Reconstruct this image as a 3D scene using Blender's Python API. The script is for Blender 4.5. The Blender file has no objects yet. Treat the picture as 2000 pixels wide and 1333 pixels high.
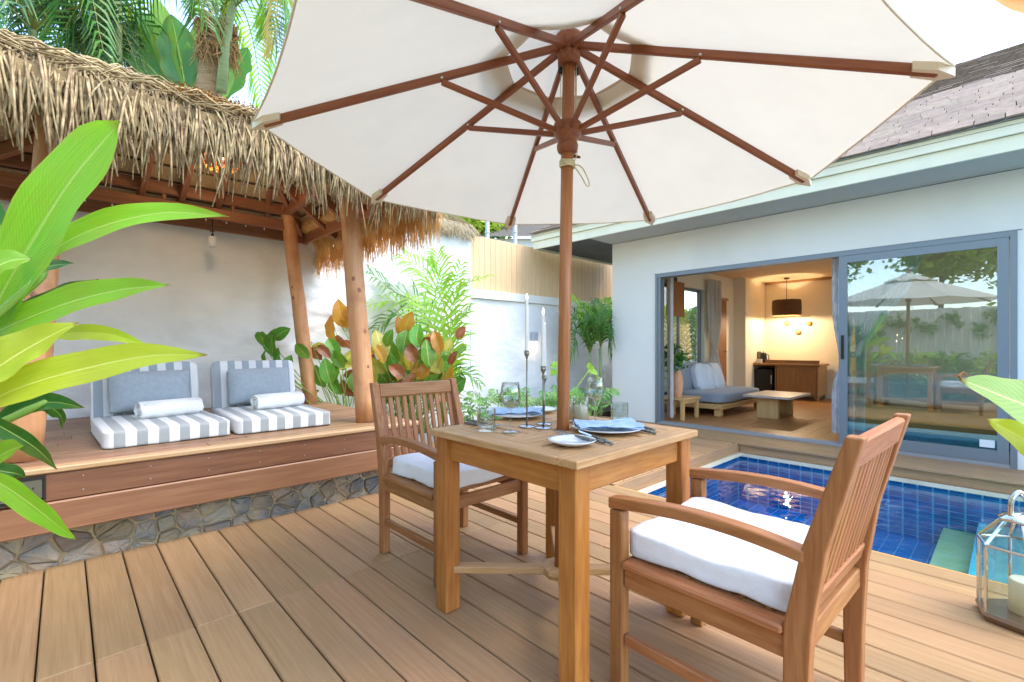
import bpy, bmesh, math, random
from mathutils import Vector as V, Matrix, noise
rnd = random.Random(7)
R = math.radians
SC = bpy.context.scene
COL = SC.collection

# ------------------------------------------------------------------ camera, sky, sun, exposure
FPX, CXP, HYP, CAMH = 925.0, 1000.0, 678.0, 1.093
AR = math.atan2(977.857, 925.0)
FW = V((math.cos(AR), math.sin(AR), 0)); RT = V((math.sin(AR), -math.cos(AR), 0))
cam = bpy.data.cameras.new('camera'); camo = bpy.data.objects.new('camera', cam); COL.objects.link(camo)
camo.location = (0, 0, CAMH); camo.rotation_euler = (R(90), 0, AR - R(90))
cam.sensor_width = 36; cam.lens = 36 * FPX / 2000; cam.shift_y = 11.5 / 2000
cam.clip_start = 0.02; cam.clip_end = 2000
SC.camera = camo
SUN_EL, SUN_AZ = R(62), R(-60)           # azimuth measured from +X towards +Y, direction TO the sun
w = bpy.data.worlds.new('World'); SC.world = w; w.use_nodes = True
nt = w.node_tree; bg = nt.nodes['Background']
sky = nt.nodes.new('ShaderNodeTexSky'); sky.sky_type = 'NISHITA'; sky.sun_disc = False
sky.sun_elevation = SUN_EL; sky.sun_rotation = R(90) - SUN_AZ
sky.air_density = 1.0; sky.dust_density = 1.2; sky.ozone_density = 0.8
nt.links.new(sky.outputs[0], bg.inputs[0]); bg.inputs[1].default_value = 0.15
sl = bpy.data.lights.new('sun', 'SUN'); so = bpy.data.objects.new('sun', sl); COL.objects.link(so)
sl.energy = 0.5; sl.angle = R(32); sl.color = (1, .96, .9)
sd = V((math.cos(SUN_EL) * math.cos(SUN_AZ), math.cos(SUN_EL) * math.sin(SUN_AZ), math.sin(SUN_EL)))
so.rotation_euler = sd.to_track_quat('Z', 'Y').to_euler(); so.location = sd * 30
SC.view_settings.view_transform = 'Standard'; SC.view_settings.look = 'None'
SC.view_settings.exposure = 2.5; SC.view_settings.gamma = 1
SC.render.engine = 'CYCLES'
SC.cycles.use_denoising = True
SC.cycles.max_bounces = 10; SC.cycles.diffuse_bounces = 5; SC.cycles.transparent_max_bounces = 16
SC.cycles.transmission_bounces = 8; SC.cycles.glossy_bounces = 4
SC.cycles.sample_clamp_indirect = 6

# ------------------------------------------------------------------ helpers
def at(px, py, t):                       # a point of the place measured from the photograph (pixel, metres ahead)
    return V((0, 0, CAMH)) + (FW + RT * ((px - CXP) / FPX) + V((0, 0, 1)) * ((HYP - py) / FPX)) * t
def at_z(px, py, z):
    return at(px, py, (z - CAMH) * FPX / (HYP - py))
def lin(c):
    if isinstance(c, str):
        c = [int(c[i:i + 2], 16) / 255 for i in (1, 3, 5)]
        c = [x / 12.92 if x <= .04045 else ((x + .055) / 1.055) ** 2.4 for x in c]
    return (c[0], c[1], c[2], 1)
MATS = {}
def M(name, c1, c2=None, scale=4, st=(1, 1, 1), rough=.6, bump=0, bscale=None, metal=0, rv=0, sat=0, translu=0, tcol=None,
      coat=0, detail=4, spec=.5, uv=False, dirt=None, emit=0, sheen=0, ramp=(.3, .7)):
    m = bpy.data.materials.new(name); MATS[name] = m; m.use_nodes = True
    n = m.node_tree.nodes; L = m.node_tree.links; b = n['Principled BSDF']; out = n['Material Output']
    b.inputs['Roughness'].default_value = rough; b.inputs['Metallic'].default_value = metal
    b.inputs['Specular IOR Level'].default_value = spec; b.inputs['Coat Weight'].default_value = coat
    b.inputs['Sheen Weight'].default_value = sheen
    c1 = lin(c1); b.inputs['Base Color'].default_value = c1
    col = None; tc = n.new('ShaderNodeTexCoord'); mp = n.new('ShaderNodeMapping')
    mp.inputs['Scale'].default_value = st
    L.new(tc.outputs['UV' if uv else 'Object'], mp.inputs[0])
    oi = n.new('ShaderNodeObjectInfo')
    if not uv:
        va = n.new('ShaderNodeVectorMath'); va.operation = 'MULTIPLY_ADD'
        va.inputs[1].default_value = (1, 1, 1); L.new(mp.outputs[0], va.inputs[0])
        cb = n.new('ShaderNodeCombineXYZ'); mu = n.new('ShaderNodeMath'); mu.operation = 'MULTIPLY'; mu.inputs[1].default_value = 37
        L.new(oi.outputs['Random'], mu.inputs[0])
        for i in range(3): L.new(mu.outputs[0], cb.inputs[i])
        L.new(cb.outputs[0], va.inputs[2]); vec = va.outputs[0]
    else: vec = mp.outputs[0]
    if c2 is not None:
        c2 = lin(c2); nz = n.new('ShaderNodeTexNoise'); nz.inputs['Scale'].default_value = scale; nz.inputs['Detail'].default_value = detail
        L.new(vec, nz.inputs[0]); rp = n.new('ShaderNodeValToRGB')
        rp.color_ramp.elements[0].position = ramp[0]; rp.color_ramp.elements[1].position = ramp[1]
        rp.color_ramp.elements[0].color = c1; rp.color_ramp.elements[1].color = c2
        L.new(nz.outputs[0], rp.inputs[0]); col = rp.outputs[0]
    if dirt:                              # (colour, scale, amount) large soft patches of wear
        d = n.new('ShaderNodeTexNoise'); d.inputs['Scale'].default_value = dirt[1]; d.inputs['Detail'].default_value = 6
        L.new(tc.outputs['Object'], d.inputs[0]); r2 = n.new('ShaderNodeValToRGB')
        r2.color_ramp.elements[0].position = .48; r2.color_ramp.elements[1].position = .72
        r2.color_ramp.elements[0].color = (0, 0, 0, 1); r2.color_ramp.elements[1].color = (dirt[2],) * 3 + (1,)
        L.new(d.outputs[0], r2.inputs[0]); mx = n.new('ShaderNodeMixRGB'); L.new(r2.outputs[0], mx.inputs[0])
        if col: L.new(col, mx.inputs[1])
        else: mx.inputs[1].default_value = c1
        mx.inputs[2].default_value = lin(dirt[0]); col = mx.outputs[0]
    if rv or sat:
        hs = n.new('ShaderNodeHueSaturation'); mr = n.new('ShaderNodeMapRange'); L.new(oi.outputs['Random'], mr.inputs[0])
        mr.inputs[3].default_value = 1 - rv; mr.inputs[4].default_value = 1 + rv; L.new(mr.outputs[0], hs.inputs['Value'])
        if sat:
            m2 = n.new('ShaderNodeMath'); m2.operation = 'MULTIPLY'; m2.inputs[1].default_value = 7.31
            m3 = n.new('ShaderNodeMath'); m3.operation = 'FRACT'; L.new(oi.outputs['Random'], m2.inputs[0]); L.new(m2.outputs[0], m3.inputs[0])
            m4 = n.new('ShaderNodeMapRange'); L.new(m3.outputs[0], m4.inputs[0]); m4.inputs[3].default_value = .5 - sat; m4.inputs[4].default_value = .5 + sat
            L.new(m4.outputs[0], hs.inputs['Hue'])
        if col: L.new(col, hs.inputs['Color'])
        else: hs.inputs['Color'].default_value = c1
        col = hs.outputs[0]
    if col: L.new(col, b.inputs['Base Color'])
    if bump:
        n2 = n.new('ShaderNodeTexNoise'); n2.inputs['Scale'].default_value = bscale or scale; n2.inputs['Detail'].default_value = 5
        L.new(vec, n2.inputs[0]); bp = n.new('ShaderNodeBump'); bp.inputs['Strength'].default_value = bump; bp.inputs['Distance'].default_value = .02
        L.new(n2.outputs[0], bp.inputs['Height']); L.new(bp.outputs[0], b.inputs['Normal'])
    if emit:
        b.inputs['Emission Color'].default_value = c1; b.inputs['Emission Strength'].default_value = emit
    if translu:
        tr = n.new('ShaderNodeBsdfTranslucent'); ms = n.new('ShaderNodeMixShader'); ms.inputs[0].default_value = translu
        if tcol: tr.inputs[0].default_value = lin(tcol)
        elif col: L.new(col, tr.inputs[0])
        else: tr.inputs[0].default_value = c1
        L.new(b.outputs[0], ms.inputs[1]); L.new(tr.outputs[0], ms.inputs[2]); L.new(ms.outputs[0], out.inputs[0])
    return m
def glassy(name, tint, ior=1.5, boost=0.0, rough=0.0, bump=0, bscale=6, power=5):
    m = bpy.data.materials.new(name); MATS[name] = m; m.use_nodes = True
    n = m.node_tree.nodes; L = m.node_tree.links; n.remove(n['Principled BSDF']); out = n['Material Output']
    t = n.new('ShaderNodeBsdfTransparent'); t.inputs[0].default_value = lin(tint)
    g = n.new('ShaderNodeBsdfGlossy'); g.inputs['Roughness'].default_value = rough
    f = n.new('ShaderNodeLayerWeight'); f.inputs[0].default_value = .5; r0 = ((ior - 1) / (ior + 1)) ** 2 + boost
    pw = n.new('ShaderNodeMath'); pw.operation = 'POWER'; pw.inputs[1].default_value = power; L.new(f.outputs['Facing'], pw.inputs[0])
    a = n.new('ShaderNodeMath'); a.operation = 'MULTIPLY_ADD'; a.inputs[1].default_value = 1 - r0; a.inputs[2].default_value = r0; a.use_clamp = True; L.new(pw.outputs[0], a.inputs[0])
    ms = n.new('ShaderNodeMixShader'); L.new(a.outputs[0], ms.inputs[0]); L.new(t.outputs[0], ms.inputs[1]); L.new(g.outputs[0], ms.inputs[2])
    if bump:
        tc = n.new('ShaderNodeTexCoord'); nz = n.new('ShaderNodeTexNoise'); nz.inputs['Scale'].default_value = bscale; nz.inputs['Detail'].default_value = 2
        L.new(tc.outputs['Object'], nz.inputs[0]); bp = n.new('ShaderNodeBump'); bp.inputs['Strength'].default_value = bump; bp.inputs['Distance'].default_value = .05
        L.new(nz.outputs[0], bp.inputs['Height']); L.new(bp.outputs[0], g.inputs['Normal']); L.new(bp.outputs[0], f.inputs['Normal'])
    L.new(ms.outputs[0], out.inputs[0]); return m
def stripes(name, a, b, width, axis=0, off=0.0):
    m = M(name, a, rough=.9, bump=.15, bscale=220, sheen=.2); n = m.node_tree.nodes; L = m.node_tree.links
    tc = n.new('ShaderNodeTexCoord'); sx = n.new('ShaderNodeSeparateXYZ'); L.new(tc.outputs['Object'], sx.inputs[0])
    ad = n.new('ShaderNodeMath'); ad.operation = 'ADD'; ad.inputs[1].default_value = 10 + off; L.new(sx.outputs[axis], ad.inputs[0])
    dv = n.new('ShaderNodeMath'); dv.operation = 'DIVIDE'; dv.inputs[1].default_value = 2 * width; L.new(ad.outputs[0], dv.inputs[0])
    fr = n.new('ShaderNodeMath'); fr.operation = 'FRACT'; L.new(dv.outputs[0], fr.inputs[0])
    gt = n.new('ShaderNodeMath'); gt.operation = 'GREATER_THAN'; gt.inputs[1].default_value = .5; L.new(fr.outputs[0], gt.inputs[0])
    mx = n.new('ShaderNodeMixRGB'); L.new(gt.outputs[0], mx.inputs[0]); mx.inputs[1].default_value = lin(a); mx.inputs[2].default_value = lin(b)
    L.new(mx.outputs[0], n['Principled BSDF'].inputs['Base Color']); return m

def wm(o):
    m = o.matrix_basis.copy()
    return wm(o.parent) @ o.matrix_parent_inverse @ m if o.parent else m
def tag(o, label=None, cat=None, group=None, kind=None):
    if label: o['label'] = label
    if cat: o['category'] = cat
    if group: o['group'] = group
    if kind: o['kind'] = kind
    return o
def child(o, parent):
    if parent is not None:
        o.parent = parent; o.matrix_parent_inverse = wm(parent).inverted()
    return o
def root(name, loc, label, cat, group=None, rz=0):
    o = bpy.data.objects.new(name, None); COL.objects.link(o); o.empty_display_size = .1
    o.location = loc; o.rotation_euler = (0, 0, rz)
    o.matrix_basis = Matrix.Translation(V(loc)) @ Matrix.Rotation(rz, 4, 'Z')
    return tag(o, label, cat, group)
def link(name, me, parent=None, mx=None, mat=None):
    if mat is not None and not me.materials: me.materials.append(MATS[mat] if isinstance(mat, str) else mat)
    o = bpy.data.objects.new(name, me); COL.objects.link(o)
    if mx is not None: o.matrix_basis = mx
    return child(o, parent)
def mesh(name, vs, fs, mat=None, smooth=False, uvs=None):
    me = bpy.data.meshes.new(name); me.from_pydata([tuple(v) for v in vs], [], fs)
    if smooth: me.polygons.foreach_set('use_smooth', [True] * len(fs))
    if uvs:
        ul = me.uv_layers.new(name='uv'); k = 0
        for f in fs:
            for i in f: ul.data[k].uv = uvs[i]; k += 1
    if mat: me.materials.append(MATS[mat])
    return me
class MB:
    def __init__(s): s.v = []; s.f = []; s.u = []
    def add(s, vs, fs, us=None):
        k = len(s.v); s.v += [tuple(x) for x in vs]; s.f += [tuple(i + k for i in f) for f in fs]
        s.u += us if us else [(0, 0)] * len(vs)
    def box(s, a, b):
        (x0, y0, z0), (x1, y1, z1) = a, b
        s.add([(x0, y0, z0), (x1, y0, z0), (x1, y1, z0), (x0, y1, z0), (x0, y0, z1), (x1, y0, z1), (x1, y1, z1), (x0, y1, z1)],
              [(0, 3, 2, 1), (4, 5, 6, 7), (0, 1, 5, 4), (1, 2, 6, 5), (2, 3, 7, 6), (3, 0, 4, 7)])
    def tube(s, pts, rs, n=8, cap=True):
        pts = [V(p) for p in pts]; vs = []; fs = []
        if not isinstance(rs, (list, tuple)): rs = [rs] * len(pts)
        ref = None
        for i, p in enumerate(pts):
            d = (pts[min(i + 1, len(pts) - 1)] - pts[max(i - 1, 0)]).normalized()
            if ref is None: ref = V((0, 0, 1)) if abs(d.z) < .9 else V((1, 0, 0))
            a = d.cross(ref).normalized(); b = a.cross(d).normalized(); ref = b
            for k in range(n):
                t = 2 * math.pi * k / n; vs.append(p + (a * math.cos(t) + b * math.sin(t)) * rs[i])
        for i in range(len(pts) - 1):
            for k in range(n):
                q = (k + 1) % n; fs.append((i * n + k, i * n + q, (i + 1) * n + q, (i + 1) * n + k))
        if cap: fs.append(tuple(reversed(range(n)))); fs.append(tuple((len(pts) - 1) * n + k for k in range(n)))
        s.add(vs, [tuple(reversed(f)) for f in fs])
    def lathe(s, prof, n=24, c=(0, 0, 0), close=False):
        vs = []; fs = []; m = len(prof)
        for r, z in prof:
            for k in range(n):
                t = 2 * math.pi * k / n; vs.append((c[0] + r * math.cos(t), c[1] + r * math.sin(t), c[2] + z))
        for i in range(m if close else m - 1):
            j = (i + 1) % m
            for k in range(n):
                q = (k + 1) % n; fs.append((i * n + k, i * n + q, j * n + q, j * n + k))
        s.add(vs, fs)
    def build(s, name, mat, parent=None, mx=None, smooth=False, uv=False):
        return link(name, mesh(name, s.v, s.f, mat, smooth, s.u if uv else None), parent, mx)
_cb = {}
def cbox_mesh(l, w_, h, b, mat):
    key = (round(l, 4), round(w_, 4), round(h, 4), b, mat)
    if key in _cb: return _cb[key]
    b = min(b, l * .3, w_ * .3, h * .3); vs = []; ix = {}
    for sx in (-1, 1):
        for sy in (-1, 1):
            for sz in (-1, 1):
                for ax in range(3):
                    e = [l / 2 - b, w_ / 2 - b, h / 2 - b]; e[ax] += b
                    ix[sx, sy, sz, ax] = len(vs); vs.append(V((sx * e[0], sy * e[1], sz * e[2])))
    fs = []
    for ax in range(3):
        o = [i for i in range(3) if i != ax]
        for s in (-1, 1):
            q = []
            for a, c in ((-1, -1), (1, -1), (1, 1), (-1, 1)):
                k = [0, 0, 0]; k[ax] = s; k[o[0]] = a; k[o[1]] = c; q.append(ix[tuple(k) + (ax,)])
            fs.append(q)
        for a in (-1, 1):
            for c in (-1, 1):
                k0 = [0, 0, 0]; k0[o[0]] = a; k0[o[1]] = c; k1 = list(k0); k0[ax] = -1; k1[ax] = 1
                fs.append([ix[tuple(k0) + (o[0],)], ix[tuple(k1) + (o[0],)], ix[tuple(k1) + (o[1],)], ix[tuple(k0) + (o[1],)]])
    for k in [(x, y, z) for x in (-1, 1) for y in (-1, 1) for z in (-1, 1)]:
        fs.append([ix[k + (0,)], ix[k + (1,)], ix[k + (2,)]])
    for f in fs:
        nn = (vs[f[1]] - vs[f[0]]).cross(vs[f[2]] - vs[f[0]]); c = sum((vs[i] for i in f), V((0, 0, 0)))
        if nn.dot(c) < 0: f.reverse()
    me = mesh('piece', vs, [tuple(f) for f in fs], mat); _cb[key] = me; return me
def beam(name, parent, p0, p1, w_, h, mat, up=(0, 0, 1), b=.004, label=None):
    p0 = V(p0); p1 = V(p1); d = p1 - p0; x = d.normalized(); up = V(up)
    y = up.cross(x).normalized(); z = x.cross(y)
    mx = Matrix((x, y, z)).transposed().to_4x4(); mx.translation = (p0 + p1) / 2
    o = link(name, cbox_mesh(d.length, w_, h, b, mat), parent, mx)
    if label: o['label'] = label
    return o
def box(name, parent, a, b, mat, bev=.004):
    a = V(a); b = V(b); d = b - a; c = (a + b) / 2      # local x along the longest side
    ax = max(range(3), key=lambda i: abs(d[i]))
    if ax == 0: return beam(name, parent, (a.x, c.y, c.z), (b.x, c.y, c.z), abs(d.y), abs(d.z), mat, b=bev)
    if ax == 1: return beam(name, parent, (c.x, a.y, c.z), (c.x, b.y, c.z), abs(d.x), abs(d.z), mat, b=bev)
    return beam(name, parent, (c.x, c.y, a.z), (c.x, c.y, b.z), abs(d.x), abs(d.y), mat, up=(0, 1, 0), b=bev)
def tube(name, parent, pts, rs, mat, n=10, smooth=True):
    m = MB(); m.tube(pts, rs, n); return m.build(name, mat, parent, smooth=smooth)
def lathe(name, parent, loc, prof, mat, n=28, mx=None, close=False, smooth=True):
    m = MB(); m.lathe(prof, n, close=close)
    return m.build(name, mat, parent, mx if mx is not None else Matrix.Translation(V(loc)), smooth=smooth)
def copy_tree(o, parent=None):
    c = o.copy(); COL.objects.link(c)
    if parent is not None: c.parent = parent
    for ch in [x for x in bpy.data.objects if x.parent == o]: copy_tree(ch, c)
    return c
def bez(ps, n):
    ps = [V(p) for p in ps]; out = []            # Catmull-Rom through the points
    P = [ps[0] * 2 - ps[1]] + ps + [ps[-1] * 2 - ps[-2]]
    for i in range(len(ps) - 1):
        for k in range(n):
            t = k / n; a, b, c, d = P[i:i + 4]
            out.append(.5 * ((2 * b) + (c - a) * t + (2 * a - 5 * b + 4 * c - d) * t * t + (3 * b - a - 3 * c + d) * t ** 3))
    return out + [ps[-1]]
def soft_box(name, parent, loc, size, mat, rz=0, rx=0, puff=.02, wob=.006, n=14, seed=0, pw=8, mx=None, pv=(1, 1, 1)):
    lx, ly, lz = size; m = MB(); vs = []; fs = []; idx = {}
    def put(p):
        key = tuple(round(x, 4) for x in p)
        if key in idx: return idx[key]
        u, v, s = p
        bu = 1 - abs(u) ** 4; bv = 1 - abs(v) ** 4; bs = 1 - abs(s) ** 4
        e = (abs(u) ** pw + abs(v) ** pw + abs(s) ** pw) ** (1 / pw)
        q = V((u, v, s)) / max(e, 1e-6) * max(abs(u), abs(v), abs(s))
        x = q.x * lx / 2 + math.copysign(puff * .5 * bv * bs * abs(u) ** 3, u) * pv[0]
        y = q.y * ly / 2 + math.copysign(puff * .5 * bu * bs * abs(v) ** 3, v) * pv[1]
        z = q.z * lz / 2 + math.copysign(puff * bu * bv * abs(s) ** 3, s) * pv[2]
        w3 = noise.noise_vector(V((x * 7 + seed * 3.1, y * 7, z * 9))) * wob + noise.noise_vector(V((x * 22 + seed, y * 22, z * 22))) * wob * .35
        idx[key] = len(vs); vs.append(V((x, y, z)) + w3); return idx[key]
    for ax in range(3):
        for s in (-1, 1):
            for i in range(n):
                for j in range(n):
                    q = []
                    for a, b in ((i, j), (i + 1, j), (i + 1, j + 1), (i, j + 1)):
                        p = [0, 0, 0]; p[ax] = s; p[(ax + 1) % 3] = -1 + 2 * a / n; p[(ax + 2) % 3] = -1 + 2 * b / n; q.append(put(tuple(p)))
                    fs.append(tuple(q) if s > 0 else tuple(reversed(q)))
    m.add(vs, fs)
    if mx is None: mx = Matrix.Translation(V(loc)) @ Matrix.Rotation(rz, 4, 'Z') @ Matrix.Rotation(rx, 4, 'X')
    return m.build(name, mat, parent, mx, smooth=True)

# ------------------------------------------------------------------ materials
M('deck_wood', '#9a764f', '#ab875f', 3, (1.0, 26, 26), .55, bump=.22, bscale=7, rv=.13, sat=.006, detail=8, dirt=('#93785a', 2.6, .45), spec=.35)
M('deck_edge', '#c98d45', '#d9a25c', 3, (1, 12, 12), .5, bump=.1, rv=.05)
M('teak', '#8f5930', '#aa7548', 4, (1.5, 18, 18), .45, bump=.12, bscale=8, rv=.10, sat=.008, detail=6, spec=.4)
M('table_teak', '#a3632a', '#bb803c', 4, (1.5, 18, 18), .45, bump=.12, bscale=8, rv=.06, sat=.004, detail=6, spec=.4, dirt=('#8c5a28', 5, .4))
M('teak_grey', '#b08250', '#c79e6c', 4, (1.5, 18, 18), .6, bump=.2, bscale=8, rv=.08, detail=6, dirt=('#a8865c', 9, .5))
M('umbrella_wood', '#7d452a', '#935838', 4, (1.5, 20, 20), .4, bump=.08, rv=.06, spec=.4)
M('pole_wood', '#965c34', '#aa7044', 4, (20, 20, 1.5), .4, bump=.08, spec=.45)
M('platform_wood', '#7c5840', '#a6825e', 3, (1.0, 14, 14), .45, bump=.15, bscale=7, rv=.2, sat=.01, detail=6, spec=.5)
M('fascia_wood', '#6e422c', '#87573c', 3, (.9, 12, 12), .4, bump=.12, rv=.12, sat=.008, detail=7, spec=.5)
M('fascia_light', '#85583a', '#9a6e4a', 3, (.9, 12, 12), .4, bump=.12, rv=.08, sat=.006, detail=7, spec=.5)
M('edge_wood', '#ab865c', '#bf9c72', 3, (.9, 12, 12), .45, bump=.12, rv=.05, detail=7)
M('log_wood', '#bb8355', '#d09c6c', 3, (9, 9, .8), .5, bump=.15, bscale=6, rv=.06, detail=6, dirt=('#9c5f38', 7, .5))
M('beam_wood', '#84553a', '#9c6a48', 3, (1, 12, 12), .55, bump=.15, rv=.12, detail=6)
M('mat_lining', '#a88f66', '#c8b188', 8, (60, 6, 6), .9, bump=.5, bscale=20)
M('batten_dark', '#3b2a1c', '#54402c', 6, (1, 8, 8), .8, rv=.2)
M('thatch', '#6f5838', '#c8ae82', 22, (1, 1, 1), .85, rv=.26, sat=.012, translu=.18)
M('thatch_dark', '#5f4c33', '#a48a60', 9, (1, 1, 1), .95, bump=.6, bscale=30)
M('thatch_backlit', '#d0a45c', '#efd69c', 6, (1, 1, 1), .85, rv=.2, translu=.4)  # backlit glow of the fringe put into its gold colour
M('thatch_pale', '#bca67c', '#dfcfaa', 6, (1, 1, 1), .9, rv=.2, translu=.2)
M('moss_orange', '#b3701f', '#8a6a35', 30, (1, 1, 1), .95, bump=.8, bscale=60)
M('plaster', '#e3e4e1', '#ebece9', 2.2, (1, 1, 1.8), .85, bump=.55, bscale=7, detail=6, dirt=('#c6c6be', 1.5, .4))
M('wall_paint', '#dfddd4', '#e5e3da', 1.2, (1, 1, 1), .8, bump=.03, bscale=60, dirt=('#c2c2ba', .9, .3))
M('fascia_paint', '#dedabc', '#e5e1c6', 2, (1, 1, 1), .6, dirt=('#bfc4b2', 3, .3))
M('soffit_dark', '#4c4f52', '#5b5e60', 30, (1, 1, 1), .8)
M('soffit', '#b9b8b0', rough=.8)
M('fence_plank', '#d6b081', '#dfbd92', 3, (1, 14, 14), .6, bump=.1, rv=.05, detail=5)
M('shingle', '#7c6b5a', '#917f6c', 18, (1, 1, 1), .95, bump=.3, bscale=90, rv=.16, sat=.008)
M('shingle_grey', '#80756a', '#92877b', 18, (1, 6, 1), .95, rv=.1)
M('alu', '#7d858a', rough=.42, metal=.35, spec=.5)
M('alu_light', '#aeb4b8', rough=.35, metal=.6)
M('black', '#141416', rough=.4)
M('stone', '#5a6064', '#a4957a', 5, (1, 1, 1), .75, bump=.6, bscale=14, rv=.3, sat=.02, detail=8, dirt=('#9a7a4e', 5, .7))
M('mortar', '#a48c64', '#bda67c', 12, (1, 1, 1), .95, bump=.6, bscale=40)
M('soil', '#3a2c20', '#55432f', 9, (1, 1, 1), .95, bump=.7, bscale=20)
M('gravel_ground', '#6c6a4c', '#55603a', 2, (1, 1, 1), .95, bump=.5, bscale=20)
M('concrete', '#8f9190', '#a2a4a2', 6, (1, 1, 1), .85, bump=.2, bscale=30)
M('canvas', '#e2decf', '#dad5c5', 3, (1, 1, 1), .85, translu=.24, tcol='#e8e2ce', bump=.12, bscale=300, dirt=('#b9ae98', 4, .22))
M('canvas_overlap_shade', '#cbb299', rough=.85, translu=.3, tcol='#cbb299')  # tan tone for the dimmer light through doubled canvas
M('canvas_pocket', '#d8ccb6', rough=.85)
M('rope', '#d8cfb2', '#c4b892', 90, (1, 1, 1), .8)
M('white_cloth', '#e3e6ea', '#eef0f2', 5, (1, 1, 1), .9, bump=.55, bscale=9, sheen=.2)
M('towel', '#ecebe8', '#f4f3f0', 60, (1, 1, 1), .95, bump=.5, bscale=160, sheen=.4)
M('grey_pillow', '#97a2a9', '#a3adb3', 30, (1, 1, 1), .9, bump=.15, bscale=200, sheen=.3)
stripes('stripe', '#dededb', '#9ca1a0', .052)
stripes('stripe_back', '#dededb', '#9ba4aa', .052, off=.03)
M('porcelain', '#dfe3e8', rough=.15, coat=.6)
M('napkin', '#a0bcd8', '#b2cae2', 12, (1, 1, 1), .9, bump=.3, bscale=40)
M('steel', '#b9bdc0', rough=.18, metal=1)
M('pewter', '#8b8c7c', rough=.3, metal=.9)
M('carved_handle', '#9b9c92', '#5d6058', 60, (1, 1, 1), .45, metal=.5, bump=.6, bscale=120)
M('wax', '#f6f0da', rough=.5, translu=.2, tcol='#fff2d5')
M('wax_white', '#efeeea', rough=.5, translu=.15)
M('flame', '#ffe3b0', emit=6)
glassy('clear_glass', '#f5f9f7', 1.5, .05, power=1.8)
glassy('pane_glass', '#e2ece8', 1.5, .15)
glassy('jar_glass', '#f8fbf9', 1.45, .02, power=2.5)
glassy('lantern_glass', '#e4eeea', 1.5, .06)
glassy('water', '#b4e2f4', 1.33, .0, bump=.14, bscale=4)
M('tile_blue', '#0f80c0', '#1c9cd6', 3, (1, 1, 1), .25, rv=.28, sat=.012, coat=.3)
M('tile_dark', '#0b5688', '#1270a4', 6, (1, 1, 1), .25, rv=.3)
M('grout', '#9ad6e4', rough=.8)
M('tile_green', '#5cd0ac', '#8ae0c4', 8, (1, 1, 1), .3, rv=.2, sat=.02)
M('tile_tan', '#e0c478', '#e8d290', 8, (1, 1, 1), .6, bump=.1)
M('coping', '#cbbf9f', '#d8cdb2', 6, (1, 1, 1), .75, bump=.2, bscale=30)
M('room_wall', '#e4dac2', '#eae1cc', 2, (1, 1, 1), .85)
M('room_ceiling', '#dac4a2', '#e0cdae', 3, (1, 1, 1), .85)
M('room_floor', '#9c6a3c', '#b07c48', 3, (1, 14, 14), .4, rv=.08, detail=5)
M('oak', '#c39a5e', '#d2ab70', 3, (1, 12, 12), .5, rv=.05, detail=5)
M('oak_dark', '#9a6f40', '#ac8150', 3, (1, 12, 12), .5, rv=.05)
M('door_wood', '#8c5430', '#a0663c', 3, (12, 12, 1), .5)
M('sofa_fabric', '#848c94', '#8f979e', 40, (1, 1, 1), .9, bump=.2, bscale=120, sheen=.3)
M('pillow_white', '#d3dbe2', '#dfe5ea', 10, (1, 1, 1), .9, bump=.15, bscale=30, sheen=.3)
M('sheet_blue', '#d2e2ec', '#dfeaf1', 4, (1, 1, 1), .85, bump=.2, bscale=6)
M('curtain', '#cac6c0', '#d8d4ce', 6, (1, 1, 1), .9, translu=.4)
M('curtain_print', '#c6d0da', '#eef1f3', 14, (1, 1, 1), .9, translu=.3)
M('curtain_sheer', '#dce8e8', '#e8f0f0', 6, (1, 1, 1), .9, translu=.4)
M('marble', '#b5aca2', '#cfc8c0', 5, (1, 1, 1), .3)
M('vase_clay', '#c88c62', '#d8a27c', 8, (1, 1, 1), .6, bump=.2)
M('lamp_weave', '#4a3018', '#7a5430', 40, (1, 1, 6), .8, bump=.5, bscale=80)
M('rattan', '#b06a22', '#c98030', 30, (1, 1, 1), .7, translu=.4, tcol='#ff9a30')
M('bulb', '#ffd08a', emit=5)
M('bulb_small', '#fff0d0', emit=3)
M('plastic_white', '#dcdcda', rough=.4)
M('plastic_grey', '#a9aeb4', rough=.4)
M('outlet_plate', '#5c5a48', rough=.4)
M('bronze', '#6a4426', rough=.4, metal=.7)
M('mirror_metal', '#d0d2d2', rough=.1, metal=1)
M('lantern_base', '#9a8470', rough=.3, metal=.8)
M('bark', '#84684a', '#a98a62', 6, (1, 1, 6), .95, bump=.8, bscale=16)
M('bark_fibre', '#93693c', '#c29a62', 10, (8, 8, 1), .95, bump=.9, bscale=20)
M('bamboo_stem', '#7c8a58', '#95a06e', 4, (1, 1, 8), .5)
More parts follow.
